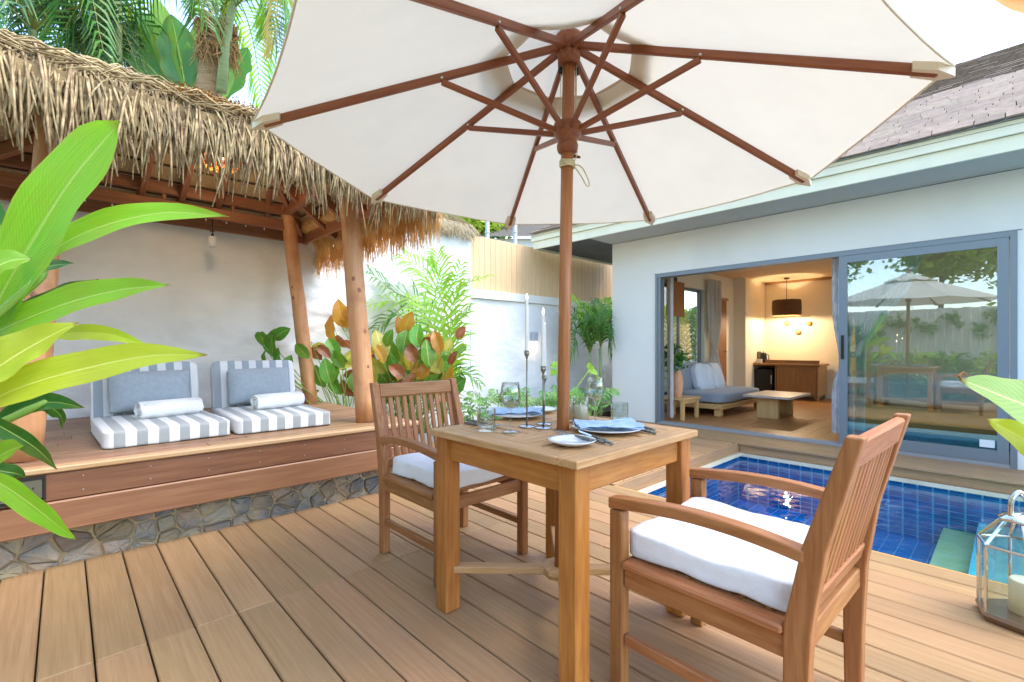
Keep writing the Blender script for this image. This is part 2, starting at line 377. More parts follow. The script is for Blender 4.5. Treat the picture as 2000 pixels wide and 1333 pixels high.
def leafmat(name, c1, c2, tl, rough=.38, veins=26, tcol=None, edge=None, spec=.5):
    m = M(name, c1, c2, 5, (1, 6, 1), rough, translu=tl, tcol=tcol, rv=.16, sat=.014, uv=True, spec=spec, dirt=('#9a8a3a', 7, .35)); n = m.node_tree.nodes; L = m.node_tree.links
    b = n['Principled BSDF']; tc = n.new('ShaderNodeTexCoord'); sx = n.new('ShaderNodeSeparateXYZ'); L.new(tc.outputs['UV'], sx.inputs[0])
    ab = n.new('ShaderNodeMath'); ab.operation = 'SUBTRACT'; ab.inputs[1].default_value = .5; L.new(sx.outputs[1], ab.inputs[0])
    a2 = n.new('ShaderNodeMath'); a2.operation = 'ABSOLUTE'; L.new(ab.outputs[0], a2.inputs[0])
    ma = n.new('ShaderNodeMath'); ma.operation = 'MULTIPLY_ADD'; ma.inputs[1].default_value = -.35; L.new(a2.outputs[0], ma.inputs[0]); L.new(sx.outputs[0], ma.inputs[2])
    mu = n.new('ShaderNodeMath'); mu.operation = 'MULTIPLY'; mu.inputs[1].default_value = veins * 6.283; L.new(ma.outputs[0], mu.inputs[0])
    sn = n.new('ShaderNodeMath'); sn.operation = 'SINE'; L.new(mu.outputs[0], sn.inputs[0])
    bp = n.new('ShaderNodeBump'); bp.inputs['Strength'].default_value = .16; bp.inputs['Distance'].default_value = .004
    L.new(sn.outputs[0], bp.inputs['Height']); L.new(bp.outputs[0], b.inputs['Normal'])
    lt = n.new('ShaderNodeMath'); lt.operation = 'LESS_THAN'; lt.inputs[1].default_value = .022; L.new(a2.outputs[0], lt.inputs[0])
    src = b.inputs['Base Color'].links[0].from_socket; mx = n.new('ShaderNodeMixRGB'); L.new(lt.outputs[0], mx.inputs[0]); L.new(src, mx.inputs[1])
    mx.inputs[2].default_value = lin(edge or '#b7cf6a'); t1 = n.new('ShaderNodeMapRange'); t1.inputs[1].default_value = .955; t1.inputs[2].default_value = .985; L.new(sx.outputs[0], t1.inputs[0])
    m5 = n.new('ShaderNodeMixRGB'); L.new(t1.outputs[0], m5.inputs[0]); L.new(mx.outputs[0], m5.inputs[1]); m5.inputs[2].default_value = lin('#7a5426')
    e2_ = n.new('ShaderNodeMapRange'); e2_.inputs[1].default_value = .465; e2_.inputs[2].default_value = .5; e2_.inputs[4].default_value = .55; L.new(a2.outputs[0], e2_.inputs[0])
    m6 = n.new('ShaderNodeMixRGB'); L.new(e2_.outputs[0], m6.inputs[0]); L.new(m5.outputs[0], m6.inputs[1]); m6.inputs[2].default_value = lin('#b9a440')
    L.new(m6.outputs[0], b.inputs['Base Color']); return m
leafmat('heliconia_leaf', '#6aa41e', '#8cc230', .45, veins=55, tcol='#a6d830')
leafmat('heliconia_yellow', '#9cbe28', '#bccf40', .45, veins=55, tcol='#d2dc30', edge='#d8dc70')
leafmat('heliconia_dark', '#2a6420', '#3d7d28', .3, veins=45)
leafmat('banana_pale', '#7fae4c', '#9cc46a', .45, veins=24, tcol='#b6d858', edge='#d8d890')
leafmat('banana_leaf', '#4a8a48', '#6aa668', .35, veins=24, tcol='#8abf5a')
leafmat('cal_green', '#4c8a28', '#6ba536', .4, veins=10)
leafmat('cal_yellow', '#a8a838', '#c3bf58', .45, veins=10, tcol='#d8c850', edge='#d8d490')
leafmat('cal_amber', '#9a6a1c', '#b8862c', .45, veins=10, tcol='#d89a2c', edge='#c8a848')
leafmat('cal_brown', '#7c4420', '#97603a', .3, veins=10, tcol='#a85c30', edge='#b08050')
leafmat('palm_lime', '#6fae2a', '#8fc43c', .45, veins=2, tcol='#b4dc3c')
leafmat('palm_green', '#2f6e24', '#4a8c34', .35, veins=2)
leafmat('palm_deep', '#1f4f28', '#2f6a36', .3, veins=2)
leafmat('palm_yellow', '#a08a2c', '#c4a440', .4, veins=2)
leafmat('fern_green', '#3c7c34', '#5a9c48', .35, veins=3)
M('stem_green', '#6f9a3c', '#8fae50', 5, (1, 1, 1), .5)
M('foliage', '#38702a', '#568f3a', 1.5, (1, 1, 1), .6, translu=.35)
M('foliage_sun', '#8fae30', '#bccb48', 1.5, (1, 1, 1), .6, translu=.4)  # yellower copy of foliage with sunlight put into the leaf colour
M('dry_leaf', '#8a5a2c', '#a8763c', 5, (1, 1, 1), .8, translu=.2)
M('grey_fence', '#b3aea2', '#c4bfb3', 3, (1, 12, 12), .85, bump=.2, rv=.08)
M('orange_leaf', '#d07a1c', '#e09a30', 5, (1, 1, 1), .6, translu=.4)
M('steel_pole', '#9aa7ac', rough=.5, metal=.3)

# ------------------------------------------------------------------ ground, deck
gm = MB(); gm.add([(-200, -200, -1.6), (300, -200, -1.6), (300, 300, -1.6), (-200, 300, -1.6)], [(0, 1, 2, 3)])
gr = MB()                                   # ground sheet with the pool basin left open
X0, X1, Y0, Y1 = 3.05, 5.78, -3.2, 2.28
for a, b in (((-300, -300), (X0, 300)), ((X1, -300), (300, 300)), ((X0, -300), (X1, Y0)), ((X0, Y1), (X1, 300))):
    gr.add([(a[0], a[1], -.12), (b[0], a[1], -.12), (b[0], b[1], -.12), (a[0], b[1], -.12)], [(0, 1, 2, 3)])
tag(gr.build('ground', 'gravel_ground'), kind='structure')
deck = root('deck', (1.5, 1.5, 0), None, None); tag(deck, kind='structure')
del gm
PX0, PX1, PY = 3.15, 5.65, 2.18             # pool edge as the deck leaves it
P_ = .1477; G0 = .0776
def boards(x0, x1, segs, off=0):
    k = math.floor((x0 - G0) / P_ + .5); x = G0 + k * P_
    while x < x1 - .02:
        a, b = max(x, x0) + .003, min(x + P_, x1) - .003
        if b - a > .02:
            for s, (y0, y1) in enumerate(segs):
                z = rnd.uniform(-.0012, .0012)
                beam('deck_board', deck, ((a + b) / 2, y0 + .0012, -.0125 + z), ((a + b) / 2, y1 - .0012, -.0125 + z), b - a, .025, 'deck_wood', b=.004)
        x += P_
boards(-.81, 2.145, [(-1.6, -.1), (-.1, 2.19), (2.19, 3.29)])
boards(2.145, PX0 - .14, [(-1.6, 1.55), (1.55, 4.6)])
boards(PX0, PX1 - .09, [(PY + .003, 4.6)])
boards(PX1 - .05, 6.19, [(-1.6, 1.1), (1.1, 4.6)])
box('trim_board', deck, (PX0 - .137, -1.6, -.0245), (PX0 - .005, PY - .003, .0008), 'deck_wood')
box('trim_board', deck, (PX0 - .137, PY + .003, -.0245), (PX0 - .005, 4.6, .0003), 'deck_wood')
box('edge_strip', deck, (PX0 - .003, -1.6, -.045), (PX0 + .022, PY - .012, -.004), 'deck_edge')
box('side_board', deck, (PX0 + .03, PY - .016, -.115), (PX1 + .01, PY - .0005, -.004), 'deck_wood')
box('side_board', deck, (PX1 - .016, -1.6, -.115), (PX1 - .0005, PY - .02, -.004), 'deck_wood')
box('joist', deck, (-.8, -1.6, -.11), (PX0 - .05, -1.5, -.03), 'batten_dark')
sub = MB()
for a, b in (((-.8, -1.6), (PX0 - .03, 3.25)), ((PX0 - .03, PY + .03), (6.15, 4.6)), ((PX1 + .03, -1.6), (6.15, PY + .03))):
    sub.box((a[0], a[1], -.115), (b[0], b[1], -.045))
sub.build('deck_underlay', 'batten_dark', deck)

# ------------------------------------------------------------------ pool and water
pool = root('pool', (4.4, .4, -.8), None, None); tag(pool, kind='structure')
FZ = -.66; WZ = -.175
sh = MB()
sh.box((PX0 - .1, -3.1, FZ - .1), (PX1 + .12, PY + .1, FZ - .006))
sh.box((PX0 - .1, -3.1, FZ), (PX0 + .02, PY + .1, -.12)); sh.box((PX1 + .001, -3.1, FZ), (PX1 + .12, PY + .1, -.125))
sh.box((PX0 + .02, PY + .001, FZ), (PX1 + .001, PY + .1, -.125)); sh.box((PX0 + .02, -3.1, FZ), (PX1, -3.0, -.125))
sh.build('basin', 'grout', pool)
cp = MB(); cp.box((PX0 + .03, PY - .05, -.15), (PX1 + .01, PY + .1, -.118)); cp.box((PX1 - .05, -3, -.151), (PX1 + .1, PY - .051, -.119))
cp.build('coping', 'coping', pool)
TX, TY = .105, .105; tiles = []; wallt = MB(); rest = MB(); cnt = 0
y = PY - .02
while y > -2.2:
    x = PX0 + .03
    while x < PX1 - .02:
        if y > .42:
            xa, xb = x + .006, min(x + TX, PX1) - .006
            if cnt < 290:
                me = cbox_mesh(round(xb - xa, 3), TY - .012, .008, .002, 'tile_blue')
                link('tile', me, pool, Matrix.Translation(((xa + xb) / 2, y - TY / 2, FZ - .002))); cnt += 1
            else: rest.box((xa, y - TY + .004, FZ - .006), (xb, y - .004, FZ + .002))
        x += TX
    y -= TY
y = PY - .01
rb = 0
while y > -2.2:                               # back wall: narrow courses between pale upright joints
    z = -.16
    while z > FZ:
        wallt.box((PX1 - .006, y - TY + .007, z - .043), (PX1 + .004, y - .007, z - .005)); z -= .047
    y -= TY
x = PX1 - .01
while x > PX0 + .05:
    z = -.16
    while z > FZ:
        wallt.box((x - .050, PY - .006, z - .043), (x - .005, PY + .004, z - .005)); z -= .047
    x -= .056
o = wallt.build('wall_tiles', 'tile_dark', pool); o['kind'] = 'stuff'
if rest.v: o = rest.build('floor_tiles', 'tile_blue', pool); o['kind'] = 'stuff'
st = MB(); st.box((PX0 + .03, .20, FZ), (PX1 - .01, .42, -.50)); st.build('bench_edge', 'tile_tan', pool)
st = MB(); st.box((PX0 + .03, -3, FZ), (PX1 - .01, .20, -.40)); st.build('step', 'grout', pool)
gs = MB(); x = PX0 + .05
while x < PX1 - .05:
    y = .195
    while y > -1.2:
        gs.box((x + .003, y - .1, -.401), (x + .042, y - .005, -.394)); y -= .105
    x += .046
for yy in range(0): pass
o = gs.build('step_tiles', 'tile_green', pool); o['kind'] = 'stuff'
for i, (x, y, z) in enumerate(((PX1 - .01, .93, -.33), (4.55, 1.2, FZ + .004))):
    mx = Matrix.Translation((x, y, z)) @ (Matrix.Rotation(R(-90), 4, 'Y') if i == 0 else Matrix())
    lathe('pool_light', pool, None, [(.0, .012), (.06, .012), (.085, .004), (.085, 0)], 'plastic_white', mx=mx)
wt = MB(); nx, ny = 40, 80
for i in range(nx + 1):
    for j in range(ny + 1): wt.v.append((PX0 - .02 + (PX1 - PX0 + .015) * i / nx, -3 + (PY + 2.995) * j / ny, WZ)); wt.u.append((0, 0))
for i in range(nx):
    for j in range(ny): a = i * (ny + 1) + j; wt.f.append((a, a + ny + 1, a + ny + 2, a + 1))
tag(wt.build('water', 'water', smooth=True), kind='structure')

# ------------------------------------------------------------------ garden wall behind the pavilion, fence and its low wall
WY = 5.33
def rough_wall(name, parent, x0, x1, z0, z1, y, mat, amp=.034, thick=.16, dx=.035):
    nx = int((x1 - x0) / dx); nz = int((z1 - z0) / dx); m = MB(); vs = []; fs = []
    for i in range(nx + 1):
        for j in range(nz + 1):
            x = x0 + (x1 - x0) * i / nx; z = z0 + (z1 - z0) * j / nz
            p = V((x * 1.7, z * 2.6, 3.3)); d = noise.noise(p) * amp + noise.noise(p * 2.7) * amp * .55 + abs(noise.noise(p * 5.9)) * amp * .5
            vs.append((x, y + d, z))
    for i in range(nx):
        for j in range(nz): a = i * (nz + 1) + j; fs.append((a, a + nz + 1, a + nz + 2, a + 1))
    m.add(vs, fs); yb = y + thick
    m.box((x0, y + .045, z0), (x1, yb, z1))
    n0 = len(m.v)
    m.add([vs[j] for j in (0, nz)] + [(x0, yb, z1), (x0, yb, z0)], [(0, 1, 2, 3)])
    a = nx * (nz + 1); m.add([vs[a], vs[a + nz], (x1, yb, z1), (x1, yb, z0)], [(3, 2, 1, 0)])
    for i in range(nx):
        a = i * (nz + 1) + nz; b = a + nz + 1; m.add([vs[a], vs[b], (vs[b][0], yb, z1), (vs[a][0], yb, z1)], [(0, 1, 2, 3)])
    return m.build(name, mat, parent, smooth=True)
gw = rough_wall('garden_wall', None, -3.0, 4.23, -.1, 2.72, WY, 'plaster')
tag(gw, 'tall rough white plaster wall behind the thatched pavilion', 'wall')
lw = root('boundary_wall', (6, WY + .1, 0), 'low white plaster wall with a smooth cap band beneath the tan board fence', 'wall')
rough_wall('wall', lw, 4.235, 13.0, -.1, 1.80, WY + .06, 'plaster', amp=.012, dx=.045)
box('cap_band', lw, (4.235, WY + .02, 1.803), (13.0, WY + .22, 1.93), 'wall_paint')
fe = root('board_fence', (6, WY + .1, 1.94), 'tan vertical board fence standing on the low white wall', 'fence')
x = 4.235
while x < 8.3:
    box('plank', fe, (x + .0015, WY + .09, 1.935), (x + .1085, WY + .115, 2.73), 'fence_plank', bev=.003); x += .11
box('rail', fe, (4.24, WY + .12, 2.1), (8.3, WY + .16, 2.17), 'fence_plank'); box('rail', fe, (4.24, WY + .12, 2.5), (8.3, WY + .16, 2.57), 'fence_plank')
# planting bed along the foot of the walls
bed_ = MB(); bed_.box((2.15, 4.62, -.1), (9, WY - .02, .02)); tag(bed_.build('planting_bed', 'soil'), kind='structure')
b2 = MB(); b2.box((-3, 3.3, -.1), (2.12, WY - .02, .02)); tag(b2.build('bed_behind_pavilion', 'soil'), kind='structure')
kb = MB(); kb.box((2.15, 4.6, -.1), (6.05, 4.66, .10)); tag(kb.build('planter_kerb', 'concrete'), 'low grey concrete kerb edging the planting bed by the wall', 'kerb')

# ------------------------------------------------------------------ house
HX, HT = 6.19, .15
OY0, OY1, OZ = -.03, 3.53, 2.13
HY1, HY0 = 4.275, -2.4; WT = 2.68
house = root('house', (HX + 2.5, 1, 0), 'pale grey villa with shingle roof and wide sliding glass doors', 'house')
hw = MB()
def quad(m, a, b, c, d): m.add([a, b, c, d], [(0, 1, 2, 3)])
for X, fl in ((HX, 0), (HX + HT, 1)):
    for (ya, yb, za, zb) in ((HY0, OY0, -.1, OZ), (OY1, HY1, -.1, OZ), (HY0, OY0, OZ, WT), (OY0, OY1, OZ, WT), (OY1, HY1, OZ, WT)):
        p = [(X, ya, za), (X, ya, zb), (X, yb, zb), (X, yb, za)]
        if fl and yb == HY1: p = [(X, min(v[1], HY1 - HT), v[2]) for v in p]
        hw.add(p, [(0, 1, 2, 3)])
for (a, b) in (((OY0, -.1), (OY0, OZ)), ((OY0, OZ), (OY1, OZ)), ((OY1, OZ), (OY1, -.1))):
    hw.add([(HX, a[0], a[1]), (HX, b[0], b[1]), (HX + HT, b[0], b[1]), (HX + HT, a[0], a[1])], [(0, 1, 2, 3)])
hw.build('wall', 'wall_paint', house)
sw = MB()                                     # side wall with the tall window opening
WX0, WX1, WZ0, WZ1 = 7.3, 9.05, .25, 2.2
for Y in (HY1, HY1 - HT):
    for (xa, xb, za, zb) in ((HX + .001, WX0, -.1, WT), (WX1, 11.75, -.1, WT), (WX0, WX1, -.1, WZ0), (WX0, WX1, WZ1, WT)):
        if Y < HY1: xa = max(xa, HX + HT)
        sw.add([(xa, Y, za), (xb, Y, za), (xb, Y, zb), (xa, Y, zb)], [(0, 1, 2, 3)])
for (a, b) in (((WX0, WZ0), (WX0, WZ1)), ((WX0, WZ1), (WX1, WZ1)), ((WX1, WZ1), (WX1, WZ0)), ((WX1, WZ0), (WX0, WZ0))):
    sw.add([(a[0], HY1, a[1]), (b[0], HY1, b[1]), (b[0], HY1 - HT, b[1]), (a[0], HY1 - HT, a[1])], [(0, 1, 2, 3)])
sw.build('side_wall', 'wall_paint', house)
# roof: eaves at EX, ridge behind; hipped at the far end
EX, EZ, SL = 5.42, 2.90, math.tan(R(30)); RX = 9.4; RZ = EZ + (RX - EX) * SL; EY = 5.35; EYN = -3.0; EXB = 2 * RX - EX
roof = MB(); hy = EY - (RX - EX)
roof.add([(EX, EYN, EZ), (EX, EY, EZ), (RX, hy, RZ), (RX, EYN, RZ), (EXB, EYN, EZ), (EXB, 4.5, EZ), (7.7, EY, EZ), (7.7, 4.5, EZ)],
         [(0, 3, 2, 1), (1, 2, 6), (6, 2, 7), (7, 2, 5), (3, 4, 5, 2)])  # unseen side overhang cut back so daylight reaches the side window
roof.add([(EX + .02, EYN, EZ - .05), (EX + .02, EY - .02, EZ - .05), (7.69, EY - .02, EZ - .05), (7.69, 4.49, EZ - .05), (EXB, 4.49, EZ - .05), (EXB, EYN, EZ - .05)], [(0, 1, 2, 3, 4, 5)])
roofo = roof.build('roof', 'shingle_grey', house)
sn = V((-SL, 0, 1)).normalized(); sv = V((1, 0, SL)).normalized()
E_ = .135; rows = int(4.55 / E_); n_sh = 0; far_sh = MB(); shm = {}
for r in range(rows):
    y = EYN if r > 14 else -1.9
    y += (r % 2) * .12 + rnd.uniform(0, .05)
    yend = EY - r * E_ * .866 - .05
    y = EYN + (r % 2) * .12
    while y < yend - .05:
        wdt = rnd.choice((.18, .22, .26)); y1 = min(y + wdt, yend); a = V((EX, 0, EZ)) + sv * (r * E_ - .03)
        th = rnd.choice((.008, .012, .016))
        if -1.45 < y < 2.45 and n_sh < 290 and r < 18:
            key = (round(y1 - y, 2), th)
            mx = Matrix((V((0, 1, 0)), sv, V((0, 1, 0)).cross(sv))).transposed().to_4x4()
            mx.translation = a + sv * .085 + sn * (.012 + th / 2) + V((0, (y + y1) / 2, 0)) + sn * .0
            if mx.to_3x3().col[2].z < 0: pass
            link('shingle', cbox_mesh(y1 - y - .006, .17, th, .002, 'shingle'), roofo, mx @ Matrix.Rotation(R(-3), 4, 'X')); n_sh += 1
        elif y > -2.2:
            c0 = a + sn * (.012 + th); c1 = a + sv * .16 + sn * .004
            far_sh.add([c0 + V((0, y + .003, 0)), c0 + V((0, y1 - .003, 0)), c1 + V((0, y1 - .003, 0)), c1 + V((0, y + .003, 0)),
                        a + V((0, y + .003, 0)), a + V((0, y1 - .003, 0))], [(0, 3, 2, 1), (4, 0, 1, 5)])
        y = y1
o = far_sh.build('shingle_courses', 'shingle', roofo); o['kind'] = 'stuff'
def ring(name, x, z0, z1, th, mat):          # fascia board along the long eave and round the far corner
    m = MB(); m.box((x, EYN, z0), (x + th, EY - (x - EX), z1)); m.box((x + th, EY - (x - EX) - th, z0), (7.68, EY - (x - EX), z1))
    return m.build(name, mat, house)
ring('fascia', EX + .06, 2.655, 2.775, .03, 'fascia_paint'); ring('upper_fascia', EX + .03, 2.778, 2.885, .03, 'fascia_paint')
ring('drip_edge', EX + .005, 2.888, 2.905, .06, 'alu_light')
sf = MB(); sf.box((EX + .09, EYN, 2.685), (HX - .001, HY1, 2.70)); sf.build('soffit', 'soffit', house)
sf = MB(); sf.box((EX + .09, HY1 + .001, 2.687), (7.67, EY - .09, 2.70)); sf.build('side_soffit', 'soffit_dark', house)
# door frame and the sliding leaf
df = MB()
FX0, FX1 = HX - .02, HX + .13
df.box((FX0, OY1 - .035, .0), (FX1, OY1 - .001, OZ - .001)); df.box((FX0, OY0 + .001, .0), (FX1, OY0 + .045, OZ - .001)); df.box((FX0, OY0 + .046, OZ - .045), (FX1, OY1 - .036, OZ - .001))
for k in (0, 1, 2):
    df.box((FX0 + .012 + k * .045, OY1 - .075, .03), (FX0 + .034 + k * .045, OY1 - .036, OZ - .046))
df.build('door_frame', 'alu', house)
tr = MB(); tr.box((FX0, OY0 + .046, .001), (FX1, OY1 - .036, .018))
for k in range(3): tr.box((FX0 + .012 + k * .045, OY0 + .046, .018), (FX0 + .022 + k * .045, OY1 - .076, .034))
tr.build('door_track', 'alu_light', house)
def sliding(x, ya, yb, handle):
    m = MB(); za, zb = .036, OZ - .047; s, tr_, br = .075, .075, .11
    m.box((x, ya, za), (x + .036, ya + s, zb)); m.box((x, yb - s, za), (x + .036, yb, zb))
    m.box((x + .002, ya + s, zb - tr_), (x + .034, yb - s, zb)); m.box((x + .002, ya + s, za), (x + .034, yb - s, za + br))
    f = m.build('sliding_door', 'alu', house)
    g_ = MB(); g_.box((x + .014, ya + s - .004, za + br - .004), (x + .020, yb - s + .004, zb - tr_ + .004)); g_.build('pane', 'pane_glass', f)
    if handle:
        box('handle', f, (x - .018, yb - .05, .96), (x - .001, yb - .022, 1.22), 'black')
        box('sticker', f, (x + .0105, ya + .09, za + br + .02), (x + .0125, ya + .19, za + br + .09), 'plastic_white', bev=.0005)
sliding(FX0 + .004, .022, 1.31, True)
for k, (ya, yb) in enumerate(((.022, .10), (1.225, 1.30))): box('stacked_stile', house, (FX0 + .049, ya, .04), (FX0 + .085, yb, OZ - .05), 'alu')
box('corner_bead', house, (HX - .004, OY0 - .03, OZ + .002), (HX - .0005, OY1 + .02, OZ + .014), 'alu')
# window in the side wall
wf = MB(); Yw = HY1 - .09
for a, b in (((WX0 + .001, WZ0 + .001), (WX0 + .05, WZ1 - .001)), ((WX1 - .05, WZ0 + .001), (WX1 - .001, WZ1 - .001)), ((WX0 + .051, WZ1 - .05), (WX1 - .051, WZ1 - .001)), ((WX0 + .051, WZ0 + .001), (WX1 - .051, WZ0 + .05)), (((WX0 + WX1) / 2 - .025, WZ0 + .051), ((WX0 + WX1) / 2 + .025, WZ1 - .051))):
    wf.box((a[0], Yw, a[1]), (b[0], Yw + .05, b[1]))
wfo = wf.build('window', 'alu', house)
gp = MB(); gp.box((WX0 + .05, Yw + .022, WZ0 + .05), (WX1 - .05, Yw + .027, WZ1 - .05)); gp.build('pane', 'jar_glass', wfo)

# ------------------------------------------------------------------ room
RXB = 11.6; RYN = -2.3; RYF = HY1 - HT; CE = 2.55
fl = root('room_floor', (8.5, 1, 0), None, None); tag(fl, kind='structure')
k = 0; y = RYN
while y < RYF - .01:
    x = HX + .14; first = rnd.uniform(.5, 1.4)
    y1 = min(y + .15, RYF)
    while x < RXB:
        x1 = min(x + first, RXB); first = 1.4
        beam('floor_plank', fl, (x + .001, (y + y1) / 2, .0), (x1 - .001, (y + y1) / 2, .0), y1 - y - .002, .02, 'room_floor', b=.0015); x = x1
    y = y1
m = MB(); m.add([(RXB, RYN, 0), (RXB, RYF - .001, 0), (RXB, RYF - .001, CE), (RXB, RYN, CE)], [(0, 1, 2, 3)]); m.box((RXB + .001, RYN, 0), (RXB + .1, RYF, CE))
tag(m.build('room_back_wall', 'room_wall'), kind='structure')
m = MB()
for (xa, xb, za, zb) in ((HX + HT + .001, WX0, .01, CE), (WX1, RXB, .01, CE), (WX0, WX1, .01, WZ0), (WX0, WX1, WZ1, CE)):
    m.add([(xa, RYF - .004, za), (xb, RYF - .004, za), (xb, RYF - .004, zb), (xa, RYF - .004, zb)], [(0, 1, 2, 3)])
m.box((10.45, RYF - .25, .01), (RXB - .001, RYF - .005, CE - .001))
tag(m.build('room_side_wall', 'room_wall'), kind='structure')
m = MB(); m.add([(HX + HT, RYN, CE), (HX + HT, RYF, CE), (RXB, RYF, CE), (RXB, RYN, CE)], [(0, 1, 2, 3)])
tag(m.build('room_ceiling', 'room_ceiling'), kind='structure')
m = MB(); m.box((9.3, RYN, .012), (9.4, 1.6, CE - .002)); tag(m.build('added_partition', 'room_wall'), kind='structure')  # added wall screening the lamp-lit back wall from the glass leaf
m = MB(); m.box((RXB - .05, RYN, CE - .05), (RXB - .001, RYF - .26, CE - .001)); m.build('cornice', 'oak_dark', house)
m = MB(); m.box((RXB - .015, RYN, .011), (RXB - .001, RYF - .26, .1)); m.build('skirting', 'plastic_white', house)
dr = root('room_door', (9.67, RYF - .03, .01), 'brown wooden door in the far side wall of the room', 'door')
box('panel', dr, (9.37, RYF - .05, .012), (9.98, RYF - .006, 2.04), 'door_wood'); box('lintel', dr, (9.32, RYF - .06, 2.05), (10.05, RYF - .005, 2.1), 'oak_dark')
lathe('knob', dr, (9.9, RYF - .065, 1.0), [(0, -.02), (.02, -.015), (.025, 0), (.02, .015), (0, .02)], 'steel', n=12)
# sofa
sf_ = root('sofa', (8.2, 3.58, .01), 'low grey sofa on a pale wooden platform base inside the room', 'sofa')
box('base', sf_, (7.32, 3.06, .125), (9.15, 4.05, .2), 'oak', .006)
for x in (7.36, 9.0):
    for y in (3.1, 3.9): box('leg', sf_, (x, y, .012), (x + .1, y + .1, .124), 'oak')
soft_box('mattress', sf_, (8.24, 3.56, .285), (1.76, .96, .165), 'sofa_fabric', puff=.015, wob=.004)
soft_box('back_cushion', sf_, (7.83, 3.9, .57), (.86, .24, .42), 'sofa_fabric', rx=R(-10), puff=.04, wob=.012, seed=2)
soft_box('back_cushion', sf_, (8.72, 3.9, .57), (.84, .24, .42), 'sofa_fabric', rx=R(-10), puff=.04, wob=.012, seed=3)
for i, (x, y, lab) in enumerate(((7.98, 3.66, 'white square throw pillow nearer the vase on the grey sofa'), (8.42, 3.64, 'white square throw pillow on the grey sofa, nearer the sideboard'))):
    tag(soft_box('throw_pillow', None, (x, y, .56), (.42, .15, .40), 'pillow_white', rx=R(-16), rz=R(-12 + i * 16), puff=.05, wob=.012, seed=5 + i), lab, 'pillow', 'white pillows on the sofa')
s_ = root('side_table', (6.83, 3.53, .01), 'small pale wooden side table beside the sofa by the doorway', 'side table')
for k in range(3): box('top_board', s_, (6.55, 3.29 + k * .155, .305), (7.11, 3.29 + k * .155 + .152, .333), 'oak')
for x in (6.58, 7.03):
    for y in (3.31, 3.69): box('leg', s_, (x, y, .012), (x + .05, y + .05, .304), 'oak')
box('rail', s_, (6.635, 3.32, .25), (7.025, 3.35, .303), 'oak'); box('rail', s_, (6.635, 3.70, .25), (7.025, 3.73, .303), 'oak')
va = root('vase', (6.78, 3.50, .334), 'ribbed terracotta vase holding leafy green sprigs on the side table', 'vase')
m = MB(); n = 40; prof = [(.052, 0), (.066, .06), (.076, .16), (.074, .26), (.06, .34), (.046, .40), (.04, .40), (.05, .33), (.045, .02)]
for r, z in prof:
    for k in range(n): a = 2 * math.pi * k / n; q = r * (1 + (.035 if k % 2 else -.02)); m.v.append((q * math.cos(a), q * math.sin(a), z)); m.u.append((0, 0))
for i in range(len(prof) - 1):
    for k in range(n): m.f.append((i * n + k, i * n + (k + 1) % n, (i + 1) * n + (k + 1) % n, (i + 1) * n + k))
m.f.append(tuple(reversed(range(n)))); m.build('body', 'vase_clay', va, Matrix.Translation((6.78, 3.50, .334)))
def leaf_cloud(c, r, n, s, seed, sq=1.0, clump=.35, up=.3):
    q = random.Random(seed); m = MB(); cl = []
    for _ in range(max(6, n // 60)):
        d = V((q.gauss(0, 1), q.gauss(0, 1), q.gauss(0, 1))).normalized() * (q.random() ** .5); cl.append(V((d.x * r, d.y * r, d.z * r * sq)))
    for _ in range(n):
        k = q.choice(cl); p = V(c) + k + V((q.gauss(0, 1), q.gauss(0, 1), q.gauss(0, .8))) * r * clump * .6
        a = V((q.gauss(0, 1), q.gauss(0, 1), q.gauss(0, .6) - up)).normalized(); b = a.cross(V((q.gauss(0, 1), q.gauss(0, 1), 1 + q.random()))).normalized()
        l = s * q.uniform(.7, 1.3); w_ = l * .32; nn = a.cross(b) * w_ * .35
        m.add([p, p + a * l * .5 + b * w_ + nn, p + a * l, p + a * l * .5 - b * w_ + nn], [(0, 1, 2), (0, 2, 3)])
    return m
m = leaf_cloud((6.80, 3.54, .93), .19, 420, .07, 3); m.build('sprigs', 'foliage', va); 
for k in range(5): tube('stem', va, [(6.78, 3.5, .5), (6.78 + .03 * (k - 2), 3.5 + .02 * k, .74), (6.78 + .05 * (k - 2), 3.52 + .02 * k, .92)], .004, 'stem_green', 5)
ct = root('coffee_table', (8.05, 2.55, .01), 'low coffee table with a grey marble top on two wooden panel legs', 'coffee table')
box('top', ct, (7.6, 2.2, .325), (8.6, 2.86, .362), 'marble', .006); box('leg', ct, (7.72, 2.40, .012), (7.80, 2.70, .324), 'oak'); box('leg', ct, (8.36, 2.40, .012), (8.44, 2.70, .324), 'oak')
sb = root('sideboard', (11.2, 3.3, .01), 'wooden sideboard with a raised back against the room wall', 'sideboard')
box('top', sb, (10.86, 2.62, .70), (11.55, 4.08, .745), 'oak_dark'); box('splash_back', sb, (10.90, 2.64, .746), (10.93, 3.62, .82), 'oak_dark')
box('side_panel', sb, (10.9, 2.66, .1), (11.54, 2.69, .699), 'oak_dark'); box('side_panel', sb, (10.9, 4.02, .012), (11.54, 4.05, .699), 'oak_dark'); box('divider', sb, (10.9, 3.42, .1), (11.54, 3.45, .699), 'oak_dark')
box('back_panel', sb, (11.52, 2.69, .1), (11.54, 4.02, .699), 'oak_dark'); box('bottom', sb, (10.9, 2.70, .1), (11.515, 3.41, .13), 'oak_dark')
box('cupboard_door', sb, (10.89, 2.70, .135), (10.915, 3.05, .695), 'oak_dark'); box('cupboard_door', sb, (10.89, 3.056, .135), (10.915, 3.41, .695), 'oak_dark')
for y in (2.66, 3.39): box('leg', sb, (10.92, y, .012), (10.98, y + .06, .099), 'oak_dark'); box('leg', sb, (11.45, y, .012), (11.51, y + .06, .099), 'oak_dark')
